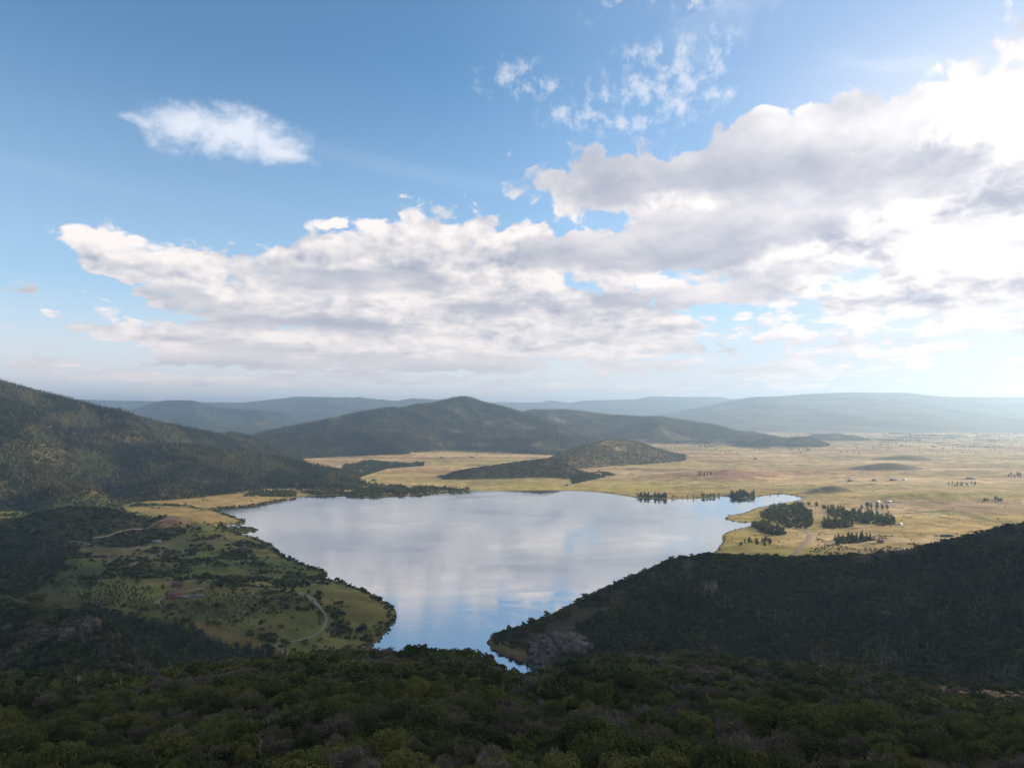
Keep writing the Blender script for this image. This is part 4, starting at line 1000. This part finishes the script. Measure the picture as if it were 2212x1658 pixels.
# ------------------------------------------------------------------ single trees and groves on the flat land round the lake
def spots(poly, n, seed, ymin=1150, mind=5.0):
    """points on the ground inside a picture polygon, kept apart"""
    g = np.random.default_rng(seed); W = [hit(px, py, ymin) for px, py in poly]
    P = [(w[0], w[1]) for w in W if w]; A_ = np.array(P); out = []; t = 0
    while len(out) < n and t < n * 60:
        t += 1
        p = A_.min(0) + g.random(2) * (A_.max(0) - A_.min(0))
        if not inpoly(np.array([p[0]]), np.array([p[1]]), P)[0]: continue
        if float(samp(SDg, p[:1], p[1:])[0]) < 3: continue
        if any((p[0] - o[0]) ** 2 + (p[1] - o[1]) ** 2 < mind * mind for o in out): continue
        out.append((float(p[0]), float(p[1])))
    return out
GROVES = [
 # polygon, count, kits, scale range, name, label, group
 ([(1640,1108),(1680,1092),(1720,1090),(1745,1098),(1756,1112),(1756,1130),(1742,1142),(1712,1142),(1672,1128),(1648,1120)], 88, 'cot', (.8,1.6), 'cottonwood_tree', 'full dark green tree in the big grove beside the narrow inlet', 'trees of the big grove'),
 ([(1622,1132),(1650,1130),(1692,1142),(1698,1154),(1668,1158),(1640,1148)], 46, 'cot', (0.90,1.50), 'cottonwood_tree', 'dark tree in the clump just below the big lakeside grove', 'trees of the lower clump'),
 ([(1786,1101),(1812,1101),(1870,1110),(1932,1120),(1938,1132),(1905,1136),(1860,1130),(1815,1120),(1788,1112)], 84, 'tall', (1.20,1.72), 'poplar_tree', 'tall narrow tree in the long row right of the grove', 'trees of the long row'),
 ([(1776,1126),(1800,1123),(1842,1127),(1842,1138),(1800,1142),(1778,1140)], 40, 'tall', (1.05,1.58), 'poplar_tree', 'tall narrow tree in the short block in front of the long row', 'trees of the short block'),
 ([(1800,1164),(1840,1159),(1872,1158),(1888,1166),(1860,1172),(1806,1176)], 28, 'tall', (0.90,1.42), 'poplar_tree', 'slim dark tree in the line left of the stone house', 'trees by the stone house'),
 ([(1596,1172),(1640,1168),(1672,1168),(1678,1176),(1640,1182),(1600,1182)], 14, 'cot', (0.75,1.20), 'cottonwood_tree', 'round tree in the loose group on the near lakeside field', 'trees on the near field'),
 ([(1574,1070),(1600,1066),(1630,1068),(1632,1074),(1600,1076),(1576,1074)], 26, 'cot', (1.20,1.95), 'cottonwood_tree', 'large tree on the small point of the far right shore', 'trees of the point'),
 ([(1516,1071),(1556,1069),(1558,1074),(1520,1075)], 11, 'cot', (0.75,1.20), 'cottonwood_tree', 'small tree in the row on the far shore left of the point', 'trees left of the point'),
 ([(1376,1071),(1440,1070),(1440,1076),(1380,1075)], 30, 'tall', (0.90,1.65), 'poplar_tree', 'upright tree in the clump at the bend of the far shore', 'trees at the bend'),
 ([(1444,1073),(1510,1073),(1510,1076),(1444,1076)], 8, 'tall', (0.60,1.05), 'poplar_tree', 'small upright tree spaced along the far shore', 'small trees on the far shore'),
 ([(1508,1023),(1540,1021),(1545,1027),(1510,1028)], 9, 'tall', (0.90,1.35), 'poplar_tree', 'tree of the lonely clump on the golden plain', 'lonely clump'),
 ([(1745,1088),(1785,1092),(1783,1100),(1750,1098)], 9, 'cot', (0.75,1.27), 'cottonwood_tree', 'tree beside the main road above the big grove', 'trees by the road'),
 ([(2125,1076),(2160,1080),(2170,1086),(2125,1083)], 8, 'cot', (0.75,1.20), 'cottonwood_tree', 'tree of the group round the pale yard at the far right', 'trees of the pale yard'),
 ([(2045,1046),(2110,1044),(2110,1049),(2048,1050)], 14, 'tall', (0.75,1.35), 'poplar_tree', 'tree of the straight windbreak on the right of the plain', 'windbreak trees'),
 ([(2170,1024),(2230,1028),(2230,1033),(2172,1029)], 12, 'tall', (1.05,1.50), 'poplar_tree', 'tree of the windbreak at the right edge of the plain', 'edge windbreak trees'),
 ([(1955,1105),(1862,1096),(1885,1093),(1900,1097)], 6, 'cot', (1.20,1.65), 'cottonwood_tree', 'spreading tree standing where two roads meet', 'trees at the road fork'),
 ([(455,1055),(560,1052),(600,1048),(610,1054),(540,1062),(460,1060)], 14, 'con', (.7,1.1), 'conifer_tree', 'conifer at the foot of the wooded spur above the hay field', 'conifers at the foot of the spur'),
 ([(330,1436),(420,1436),(520,1426),(640,1418),(650,1424),(520,1442),(340,1450)], 34, 'con', (.55,.95), 'conifer_tree', 'dark conifer in the hollow behind the near crest', 'conifers behind the crest'),
 ([(530,1242),(555,1240),(590,1248),(580,1254),(535,1252)], 10, 'con', (.45,.8), 'conifer_tree', 'black looking conifer of the clump above the gravel road', 'conifers above the road'),
 ([(400,1288),(520,1284),(640,1286),(650,1300),(560,1318),(430,1318)], 44, 'asp', (.5,.85), 'aspen_tree', 'aspen with pale stem in the grove inside the bend of the road', 'aspens inside the road bend'),
 ([(170,1280),(300,1290),(370,1312),(360,1326),(240,1316),(160,1300)], 30, 'asp', (.5,.8), 'aspen_tree', 'thin pale stemmed aspen on the slope below the house', 'aspens below the house'),
]
KITS = {'cot': K_COT, 'tall': K_TALL, 'con': K_CON, 'asp': K_ASP}
for gi_, (poly, n, kit, (s0, s1), nm, lab, grp) in enumerate(GROVES):
    ymin = 560 if kit in ('con', 'asp') and poly[0][1] > 1230 else (700 if kit == 'con' else 1180)
    for (x, y) in spots(poly, n, 500 + gi_, ymin, 3.5):
        tree(nm, KITS[kit][pr.randrange(3)], x, y, pr.uniform(s0, s1), lab, 'tree', grp)
ux, uy, usd, g = scatter(1190, 2700, 4.2, 397, 0.1, 0.75)
uz, upx, upy = attrs_at(ux, uy)
uk = in_any(upx, upy, [v[0] for v in GROVES[:5]] + [GROVES[6][0], GROVES[8][0]]) & (g.random(len(ux)) < .28)
mass('grove_undergrowth', 'dark undergrowth filling the groves beside the right shore', 'shrubs', F_SHRUB_F, ux[uk], uy[uk], g.integers(0, 2, uk.sum()), g.uniform(1.0, 2.0, uk.sum()), 19)
ONE = [((1722,1090),'cot',1.25,'cottonwood_tree','broad round tree by the bridge where the road meets the water'),
 ((1752,1136),'cot',1.2,'cottonwood_tree','big round tree alone at the right end of the grove'),
 ((1664,1072),'tall',.8,'poplar_tree','solitary tree on the far shore just right of the point'),
 ((1680,1070),'tall',.9,'poplar_tree','second solitary tree right of the point, nearest the end of the lake'),
 ((1862,1098),'cot',1.2,'cottonwood_tree','dark spreading tree at the left of the road fork'),
 ((1906,1166),'con',1.0,'conifer_tree','conifer rising behind the stone house'),
 ((1708,1203),'cot',.55,'cottonwood_tree','round tree on the crest of the headland beside the dirt track'),
 ((1570,1119),'cot',.5,'willow_tree','small tree on the tip of the thin spit in the right bay'),
 ((528,1125),'cot',.7,'willow_tree','rounded willow on the end of the little left peninsula'),
 ((392,1262),'cot',.75,'cottonwood_tree','bushy tree standing right of the red roofed barn'),
 ((352,1272),'cot',.8,'cottonwood_tree','bushy tree standing left of the log house'),
 ((1312,1560),'asp',1.15,'aspen_tree','yellow green young aspen rising out of the brush below the centre'),
 ((1295,1640),'asp',.8,'aspen_tree','smaller yellow green aspen in front of the taller one'),
 ((118,1520),'asp',.95,'aspen_tree','bright green aspen beside a bare white stem at the lower left'),
 ((20,1530),'asp',1.0,'aspen_tree','bright green aspen nearest the left edge'),
 ((50,1536),'asp',.9,'aspen_tree','bright green aspen second from the left edge'),
 ((470,1645),'asp',.8,'aspen_tree','leafy aspen at the bottom left of the bare white tree'),
 ((1690,1180),'cot',.3,'bush','small bush beside the dirt track near the headland')]
for (p, kit, s, nm, lab) in ONE:
    h_ = hit(p[0], p[1], 62 if p[1] > 1450 else (1090 if p[0] > 1500 else 560))
    if h_: tree(nm, KITS[kit][pr.randrange(3)], h_[0], h_[1], s, lab, 'bush' if nm == 'bush' else 'tree')
# bare, white-stemmed trees: foot of each in the picture, height in picture pixels
BARE = [((169,1487),38,'bare white tree left of the middle of the dark slope'),((244,1480),40,'slender bare white tree on the dark slope at left'),((262,1486),26,'smaller bare white tree just right of a slender one'),
 ((178,1508),30,'bare white tree low under the rocky outcrop'),((88,1526),30,'leaning bare white stem among green aspens'),((562,1650),66,'tall bare white tree standing alone at the bottom left'),((512,1665),40,'bare pale stem left of the tall white tree'),
 ((1085,1512),36,'bare white stem in the middle of the near crest'),((1120,1502),26,'short bare stem near the centre'),((1146,1468),30,'bare stem close to the end of the lake'),((1176,1466),34,'bare stem right above the end of the lake'),((1216,1474),36,'bare stem right of the end of the lake'),
 ((1220,1506),22,'short bare stem on the crest right of centre'),((107,1283),22,'bare white tree left of a pair on the left hillside'),((135,1282),24,'bare white tree right one of a pair on the left hillside')]
for k_ in range(9): BARE.append(((1522 + k_ * 3.4 + pr.uniform(-2, 2), 1286 + pr.uniform(-8, 8)), 34, None))
for p in ((1568,1306),(1574,1308),(1674,1350),(1736,1352),(1808,1430),(1905,1432),(1914,1436),(1924,1434),(1936,1430),(1640,1340),(1780,1370),(2105,1330),(2135,1300)): BARE.append((p, 30, None))
for (p, hp, lab) in BARE:
    h_ = hit(p[0], p[1], 62 if p[1] > 1455 and p[0] < 1300 else 560)
    if not h_: continue
    s = hp * h_[1] / F_PX / 9.0
    if lab: single('bare_tree', K_BARE[pr.randrange(4)], h_[0], h_[1], s, lab, 'tree')
    else: single('bare_tree', K_BARE[pr.randrange(4)], h_[0], h_[1], s, 'pale bare stem among the dark brush of the headland', 'tree', 'bare stems on the headland')

# slim young aspens standing up out of the brush of the near slope
SAP = [([(0,1480),(130,1470),(240,1500),(300,1560),(200,1600),(0,1590)], 34, 'slim green young aspen rising from the brush at the lower left', 'young aspens at the lower left'),
 ([(330,1540),(560,1520),(760,1560),(700,1640),(420,1640)], 26, 'slim green young aspen in the brush left of the middle', 'young aspens left of the middle'),
 ([(900,1480),(1100,1470),(1290,1500),(1250,1560),(960,1560)], 22, 'slim pale green young aspen on the slope below the end of the lake', 'young aspens below the lake end'),
 ([(1330,1540),(1700,1500),(2000,1540),(2100,1620),(1500,1640)], 24, 'slim green young aspen in the brush at the lower right', 'young aspens at the lower right')]
for i_, (poly, n, lab, grp) in enumerate(SAP):
    for (x, y) in spots(poly, n, 600 + i_, 62, 2.2):
        tree('young_aspen', K_ASP[pr.randrange(3)], x, y, pr.uniform(.42, .72), lab, 'tree', grp)

# ------------------------------------------------------------------ rock
def rock_mat(name, dark, light):
    m, g, b = mat(name); nt = m.node_tree; geo = nt.nodes.new('ShaderNodeNewGeometry'); P_ = geo.outputs['Position']
    n = g.noise(P_, 0.16, 8, 0.65, dims='3D'); n2 = g.noise(g.vm('MULTIPLY', P_, (1, 1, .28)), 0.55, 5, 0.6, dist=.6, dims='3D')
    f = g.mr(g.m('ADD', g.m('MULTIPLY', n, .6), g.m('MULTIPLY', n2, .5)), .42, .68)
    nt.links.new(g.mix(f, dark, light), b.inputs['Base Color']); b.inputs['Roughness'].default_value = .9
    bp = nt.nodes.new('ShaderNodeBump'); bp.inputs['Distance'].default_value = 1.0; nt.links.new(n2, bp.inputs['Height']); nt.links.new(bp.outputs[0], b.inputs['Normal'])
    return m
M_ROCK = rock_mat('grey_rock', (.024, .024, .022), (.155, .148, .135)); M_ROCK2 = rock_mat('brown_rock', (.025, .021, .015), (.12, .10, .078))
def noise3(p, s, seed):
    return (fbm(p[:, 0] / s + p[:, 2] / s * .7, p[:, 1] / s - p[:, 2] / s * .5, 4, seed, .55, True) + fbm(p[:, 2] / s * 1.3, (p[:, 0] + p[:, 1]) / s * .6, 3, seed + 9, .5, True)) * .5
def rock(name, p, size, rot, seed, label, m, ymin=560, sink=.4, sub=5):
    h_ = hit(p[0], p[1], ymin)
    bm = bmesh.new(); bmesh.ops.create_icosphere(bm, subdivisions=sub, radius=1.0)
    co = np.array([v.co[:] for v in bm.verts]); fs = np.array([[v.index for v in f.verts] for f in bm.faces]); bm.free()
    co = np.sign(co) * np.abs(co) ** .7                                     # blockier than a ball
    w = co * np.array(size); s = min(size) * .9
    w = w * (1 + .55 * noise3(w, s, seed) + .24 * noise3(w, s * .3, seed + 3))[:, None]
    q = w.copy(); step = s * .22; q[:, 2] = w[:, 2] + .5 * (np.round(w[:, 2] / step) * step - w[:, 2])   # ledges
    w = q; cr, sr = math.cos(rot), math.sin(rot)
    w = np.stack([w[:, 0] * cr - w[:, 1] * sr, w[:, 0] * sr + w[:, 1] * cr, w[:, 2]], -1)
    o = link(bpy.data.objects.new(name, np_mesh(name, w, fs, [m]))); o.location = (h_[0], h_[1] + size[1] * .3, h_[2] + size[2] * (1 - sink) - size[2] * .35)
    return tag(o, label, 'rock')
import bmesh
rock('headland_rock', (1212,1416), (28,8,18), .12, 11, 'big grey slabby rock at the foot of the headland', M_ROCK, 820, .45, 6)
rock('headland_rock', (1250,1424), (14,6,8), -.2, 12, 'lower grey rock to the right of the big slabby rock', M_ROCK, 820, .5)
rock('rock_outcrop', (195,1372), (7,5,9.5), .3, 13, 'craggy pale rock tower at the right end of the left outcrop', M_ROCK2, 560, .35)
rock('rock_outcrop', (150,1380), (8,5,6), -.2, 14, 'dark broken rock in the middle of the left outcrop', M_ROCK2, 560, .4)
rock('rock_outcrop', (112,1374), (8,5,5), .1, 15, 'low rock at the left end of the left outcrop', M_ROCK2, 560, .45)
rock('boulder', (16,1356), (6,4,2.5), .3, 16, 'rounded pale boulder at the left edge', M_ROCK2, 560, .4, 4)
rock('boulder', (92,1388), (5,3,1.8), -.3, 17, 'flat pale boulder below the left outcrop', M_ROCK2, 560, .4, 4)
rock('boulder', (2046,1158), (12,5,3), .1, 18, 'long dark rock mound behind the crest of the headland at right', M_ROCK2, 1190, .5, 4)

# ------------------------------------------------------------------ buildings
def plain_mat(name, col, rough=.8, grain=0.0):
    m, g, b = mat(name); geo = m.node_tree.nodes.new('ShaderNodeNewGeometry')
    v = geo.outputs['Position'] if not grain else g.vm('MULTIPLY', geo.outputs['Position'], (.2, .2, grain))
    n = g.noise(v, 1.2, 4, .6, dims='3D')
    m.node_tree.links.new(g.vm('SCALE', g.xyz(*col), g.mr(n, .3, .7, .7, 1.25)), b.inputs['Base Color']); b.inputs['Roughness'].default_value = rough
    return m
MT = dict(log=plain_mat('log_wall', (.24,.10,.05), .7, 5.0), redroof=plain_mat('red_roof', (.085,.036,.03)), brownroof=plain_mat('brown_roof', (.10,.06,.045)), greyroof=plain_mat('grey_roof', (.16,.17,.19)),
 whitewall=plain_mat('white_wall', (.72,.70,.66)), greywall=plain_mat('grey_wall', (.26,.26,.25)), stone=plain_mat('stone_wall', (.20,.175,.15)), paleroof=plain_mat('pale_roof', (.62,.62,.62), .5), brownwall=plain_mat('brown_wall', (.16,.10,.065)),
 deck=plain_mat('terrace_slab', (.09,.09,.10)), conc=plain_mat('concrete', (.42,.41,.39)), frame=plain_mat('window_frame', (.12,.07,.04)))
M_GLASS, g_, b = mat('window_glass'); b.inputs['Base Color'].default_value = (.03, .035, .04, 1); b.inputs['Roughness'].default_value = .08
def boxm(x0, x1, y0, y1, z0, z1):
    co = np.array([(x, y, z) for z in (z0, z1) for (x, y) in ((x0, y0), (x1, y0), (x1, y1), (x0, y1))], float)
    return co, np.array([(3,2,1,0),(4,5,6,7),(0,1,5,4),(1,2,6,5),(2,3,7,6),(3,0,4,7)])
def part(name, parts, m, parent, label=None):
    co, f = cat_(parts); o = link(bpy.data.objects.new(name, np_mesh(name, co, f, [m])), parent)
    if label: o['label'] = label
    return o
def house(name, p, w, d, h, rot, wall, roof, label, cat='house', pitch=.5, eave=.7, win=3, chim=True, porch=False, ymin=560, sink=.5):
    h_ = hit(p[0], p[1], ymin)
    if not h_: return None
    r = bpy.data.objects.new(name, None); link(r); r.location = (h_[0], h_[1], h_[2]); r.rotation_euler = (0, 0, rot); tag(r, label, cat)
    a, b_ = w / 2, d / 2; rz = h + b_ * pitch
    co = np.array([(-a,-b_,-2.5),(a,-b_,-2.5),(a,b_,-2.5),(-a,b_,-2.5),(-a,-b_,h),(a,-b_,h),(a,b_,h),(-a,b_,h),(-a,0,rz),(a,0,rz),(-a,0,rz),(a,0,rz)], float)
    fs = np.array([(0,1,5,4),(2,3,7,6),(1,2,6,5),(3,0,4,7),(5,6,9,11),(7,4,10,8)])
    link(bpy.data.objects.new('wall', np_mesh('wall', co, fs, [MT[wall]])), r)
    e = eave; t = .25; sl = []
    for s in (-1, 1):
        y0_, z0_ = s * (b_ + e), h - e * pitch; q = np.array([(-a-e,y0_,z0_+.02),(a+e,y0_,z0_+.02),(a+e,0,rz+.02),(-a-e,0,rz+.02)], float)
        q2 = q + np.array([0, 0, t]); sl.append((np.concatenate([q, q2]), np.array([(3,2,1,0),(4,5,6,7),(0,1,5,4),(1,2,6,5),(2,3,7,6),(3,0,4,7)])))
    ro = part('roof', sl, MT[roof], r)
    if chim: part('chimney', [boxm(a*.3, a*.3+.9, .6, 1.5, rz-1.5, rz+1.1)], MT['stone'], ro)
    for i in range(win):
        x0 = -a + w * (i + .5) / win
        if i == win // 2:
            dr = part('door', [boxm(x0-.55, x0+.55, -b_-.06, -b_+.04, .1, 2.2)], MT['frame'], r); continue
        f_ = part('window', [boxm(x0-.75, x0+.75, -b_-.07, -b_+.04, 1.0, 2.3)], MT['frame'], r); part('pane', [boxm(x0-.62, x0+.62, -b_-.1, -b_-.05, 1.1, 2.2)], M_GLASS, f_)
        if h > 4.5:
            f_ = part('window', [boxm(x0-.75, x0+.75, -b_-.07, -b_+.04, 3.6, 4.8)], MT['frame'], r); part('pane', [boxm(x0-.62, x0+.62, -b_-.1, -b_-.05, 3.7, 4.7)], M_GLASS, f_)
    for s in (-1, 1):
        f_ = part('window', [boxm(s*a-.05 if s > 0 else -a-.07, s*a+.07 if s > 0 else -a+.05, -.8, .8, 1.2, 2.5)], MT['frame'], r)
        part('pane', [boxm(a+.05 if s > 0 else -a-.1, a+.1 if s > 0 else -a-.05, -.65, .65, 1.3, 2.4)], M_GLASS, f_)
    if porch:
        pc = part('porch', [boxm(-a*.5, a*.9, -b_-3.2, -b_-.08, -2, .2)] + [boxm(x-.15, x+.15, -b_-3.1, -b_-2.8, .2, 2.6) for x in (-a*.45, 0, a*.45, a*.85)] + [boxm(-a*.55, a*.95, -b_-3.4, -b_-.08, 2.62, 2.85)], MT['log'], r)
    return r
house('log_house', (376,1290), 17, 12, 6.0, .95, 'log', 'brownroof', 'large reddish log house on a dark terrace on the left hillside', pitch=.62, eave=1.3, win=5, porch=True)
house('barn', (385,1266), 14, 10, 3.6, .1, 'brownwall', 'redroof', 'low barn with a dull red roof just above the log house', 'barn', chim=False, win=3)
tr = hit(400, 1288, 560)
part_t = np_mesh('terrace', *cat_([boxm(-22, 9, -7, 6, -5, .45), boxm(6, 24, 1, 9, -5, .3), boxm(-22, 9, -7.5, -7, .45, .95)]), [MT['deck']])
o = link(bpy.data.objects.new('terrace', part_t)); o.location = (tr[0] - 2, tr[1] - 2, tr[2] + .3); o.rotation_euler = (0, 0, .12); tag(o, 'dark paved terrace with low wall around the log house', 'terrace')
B = [('farmhouse', (338,1172), 14, 9, 4, .1, 'greywall', 'greyroof', 'grey house with a grey roof by the lane on the left bank', 'house', 560),
 ('house', (528,1186), 16, 10, 3.4, .3, 'brownwall', 'brownroof', 'low brown house among bushes close to the left shore', 'house', 560),
 ('cabin', (545,1248), 13, 8, 3.2, -.1, 'brownwall', 'brownroof', 'dark cabin half hidden by conifers above the gravel road', 'cabin', 560),
 ('long_shed', (636,1047), 23, 6, 4, .05, 'whitewall', 'paleroof', 'long white shed at the far left end of the lake', 'shed', 560),
 ('barn', (810,1038), 24, 12, 5, .0, 'greywall', 'greyroof', 'grey barn behind the trees of the far left shore', 'barn', 1500),
 ('farmhouse', (955,989), 20, 12, 6, .2, 'brownwall', 'greyroof', 'farmhouse among small trees at the foot of the butte', 'house', 1500),
 ('farm_shed', (1020,988), 23, 12, 5, -.1, 'greywall', 'brownroof', 'farm shed right of the farmhouse at the foot of the butte', 'shed', 1500),
 ('ranch_house', (1226,1049), 17, 10, 4, .1, 'greywall', 'greyroof', 'small ranch house at the right end of the dark ridge across the water', 'house', 1500),
 ('farmhouse', (1836,1039), 17, 10, 4, .0, 'brownwall', 'brownroof', 'leftmost of the farm buildings strung along the middle of the plain', 'house', 1500),
 ('barn', (1889,1038), 17, 11, 5, .2, 'greywall', 'greyroof', 'dark barn second in the string of farm buildings on the plain', 'barn', 1500),
 ('long_barn', (1930,1037), 27, 10, 4, .0, 'brownwall', 'greyroof', 'long barn beside trees in the string of farm buildings on the plain', 'barn', 1500),
 ('farm_shed', (1953,1037), 14, 9, 4, .1, 'whitewall', 'paleroof', 'white ended shed at the right of the string of farm buildings', 'shed', 1500),
 ('ranch_house', (2098,1034), 34, 12, 4, .0, 'greywall', 'greyroof', 'long grey house alone on the plain near the right edge', 'house', 1500),
 ('farmhouse', (1632,992), 23, 13, 6, .1, 'greywall', 'greyroof', 'farmhouse far out on the plain below the hazy hills', 'house', 1500),
 ('barn', (2018,966), 40, 16, 7, .1, 'greywall', 'greyroof', 'faint barn far off on the hazy right side of the plain', 'barn', 1500),
 ('stone_house', (1903,1172), 11, 9, 6.2, .15, 'stone', 'brownroof', 'stone house at the right end of the slim trees behind the headland', 'house', 1190),
 ('white_shed', (1944,1133), 9, 6, 3.2, .3, 'whitewall', 'paleroof', 'small white shed at the right end of the long row of trees', 'shed', 1190),
 ('lake_cottage', (1723,1093), 9, 7, 3.4, .2, 'whitewall', 'greyroof', 'little white cottage at the top of the grove beside the big round tree', 'cottage', 1190),
 ('lake_cottage', (1700,1100), 10, 7, 3.4, -.2, 'whitewall', 'paleroof', 'pale cottage inside the upper left of the big grove', 'cottage', 1190),
 ('garden_shed', (1600,1177), 6, 5, 2.8, .1, 'whitewall', 'greyroof', 'tiny pale shed at the left of the loose trees on the near field', 'shed', 1190),
 ('work_shed', (1895,1085), 14, 8, 4, .1, 'whitewall', 'paleroof', 'white shed on the bare yard above the road fork', 'shed', 1190),
 ('work_shed', (1918,1085), 18, 8, 4, -.1, 'greywall', 'paleroof', 'low grey shed at the right of the bare yard above the road fork', 'shed', 1190),
 ('work_shed', (1876,1088), 12, 8, 4, .3, 'brownwall', 'brownroof', 'brown shed at the left of the bare yard above the road fork', 'shed', 1190)]
for (nm, p, w, d, h, rt, wa, ro, lab, ct, ym) in B:
    house(nm, p, w, d, h, rt, wa, ro, lab, ct, ymin=ym, chim='house' in nm, win=3)
# intake block at the narrow end of the lake, landing stage, boat
h_ = hit(1158, 1418, 820)
r = bpy.data.objects.new('intake_block', None); link(r); r.location = (h_[0], h_[1], 0); tag(r, 'small pale concrete block at the waterline under the big slabby rock', 'concrete block')
part('block', [boxm(-3.2, 3.2, -3, 3, -3, 5.0)], MT['conc'], r); part('gate', [boxm(-1.2, 1.2, -3.1, -2.9, .2, 3)], MT['greyroof'], r); part('railing', [boxm(-3.1, 3.1, -3, -2.92, 5.9, 6.0)] + [boxm(x-.05, x+.05, -3, -2.92, 5, 5.9) for x in (-3, -1, 1, 3)], MT['greyroof'], r)
def on_water(px, py):
    x, y = flat(px, py); return x, y
x, y = on_water(1588, 1112)
r = bpy.data.objects.new('landing_stage', None); link(r); r.location = (x, y, 0); r.rotation_euler = (0, 0, .1); tag(r, 'wooden landing stage reaching from the grove into the right bay', 'landing stage')
part('deck', [boxm(-16, 24, -1.2, 1.2, .5, .75), boxm(-20, -12, -4, 4, .5, .75)], MT['brownwall'], r)
for k_ in range(5): part('pile', [boxm(-18 + k_ * 9 - .2, -18 + k_ * 9 + .2, -1.4, -1.0, -3, 1.3)], MT['brownwall'], r)
h_ = hit(684, 1256, 560); x, y = (h_[0], h_[1])
r = bpy.data.objects.new('boat', None); link(r); r.location = (x, y, h_[2] + .1); r.rotation_euler = (0, 0, .3); tag(r, 'small white boat drawn up at the gap between the two left headlands', 'boat')
co = np.array([(-4,-1.2,.1),(2.5,-1.3,.1),(5,0,.5),(2.5,1.3,.1),(-4,1.2,.1),(-4.2,-1.5,1.4),(2.6,-1.6,1.5),(5.8,0,1.9),(2.6,1.6,1.5),(-4.2,1.5,1.4)], float)
fs = np.array([(0,1,6,5),(1,2,7,6),(2,3,8,7),(3,4,9,8),(4,0,5,9),(0,4,3,1),(5,6,8,9)]); link(bpy.data.objects.new('hull', np_mesh('hull', co, fs, [MT['whitewall']])), r)
part('cabin', [boxm(-1.5, 1.2, -.9, .9, 1.45, 2.4)], MT['greyroof'], r)
# post fence along the edge of the near field
pts = [hit(px, py, 1190) for px, py in ((2002,1156),(1975,1158),(1950,1159),(1925,1160))]
C_ = catmull([(p[0], p[1]) for p in pts if p], 12)
r = bpy.data.objects.new('fence', None); link(r); x0, y0_ = C_[0]; zf = gz(x0, y0_); r.location = (x0, y0_, zf); tag(r, 'post and rail fence along the edge of the pale field behind the headland', 'fence')
for (x, y) in C_[::2]: part('post', [boxm(x - x0 - .15, x - x0 + .15, y - y0_ - .15, y - y0_ + .15, gz(x, y) - zf - .5, gz(x, y) - zf + 1.5)], MT['brownwall'], r)
rails = []
for (p, q) in zip(C_[:-1], C_[1:]):
    for hh in (.6, 1.2):
        a_ = np.array([p[0] - x0, p[1] - y0_, gz(*p) - zf + hh]); b2 = np.array([q[0] - x0, q[1] - y0_, gz(*q) - zf + hh]); rails.append(tube([a_, (a_ + b2) / 2, b2], [.06, .06, .06], 4))
part('rail', rails, MT['brownwall'], r)

# ------------------------------------------------------------------ the air between here and the far hills
HX, HY0, HY1, HZ0, HZ1 = 50000.0, -3000.0, 27000.0, -40.0, float(Zg.max() + 40)
co = [(x, y, z) for z in (HZ0, HZ1) for (x, y) in ((-HX, HY0), (HX, HY0), (HX, HY1), (-HX, HY1))]
me = np_mesh('haze', co, [(3,2,1,0),(4,5,6,7),(0,1,5,4),(1,2,6,5),(2,3,7,6),(3,0,4,7)])
hm = bpy.data.materials.new('haze'); hm.use_nodes = True; nt = hm.node_tree; nt.nodes.clear()
pv = nt.nodes.new('ShaderNodeVolumePrincipled'); mo = nt.nodes.new('ShaderNodeOutputMaterial')
nt.links.new(pv.outputs[0], mo.inputs['Volume'])
pv.inputs['Color'].default_value = (0.52, 0.73, 1.0, 1); pv.inputs['Density'].default_value = 7.8e-5
pv.inputs['Anisotropy'].default_value = 0.50
me.materials.append(hm)
haze = link(bpy.data.objects.new('haze', me)); tag(haze, kind='stuff')
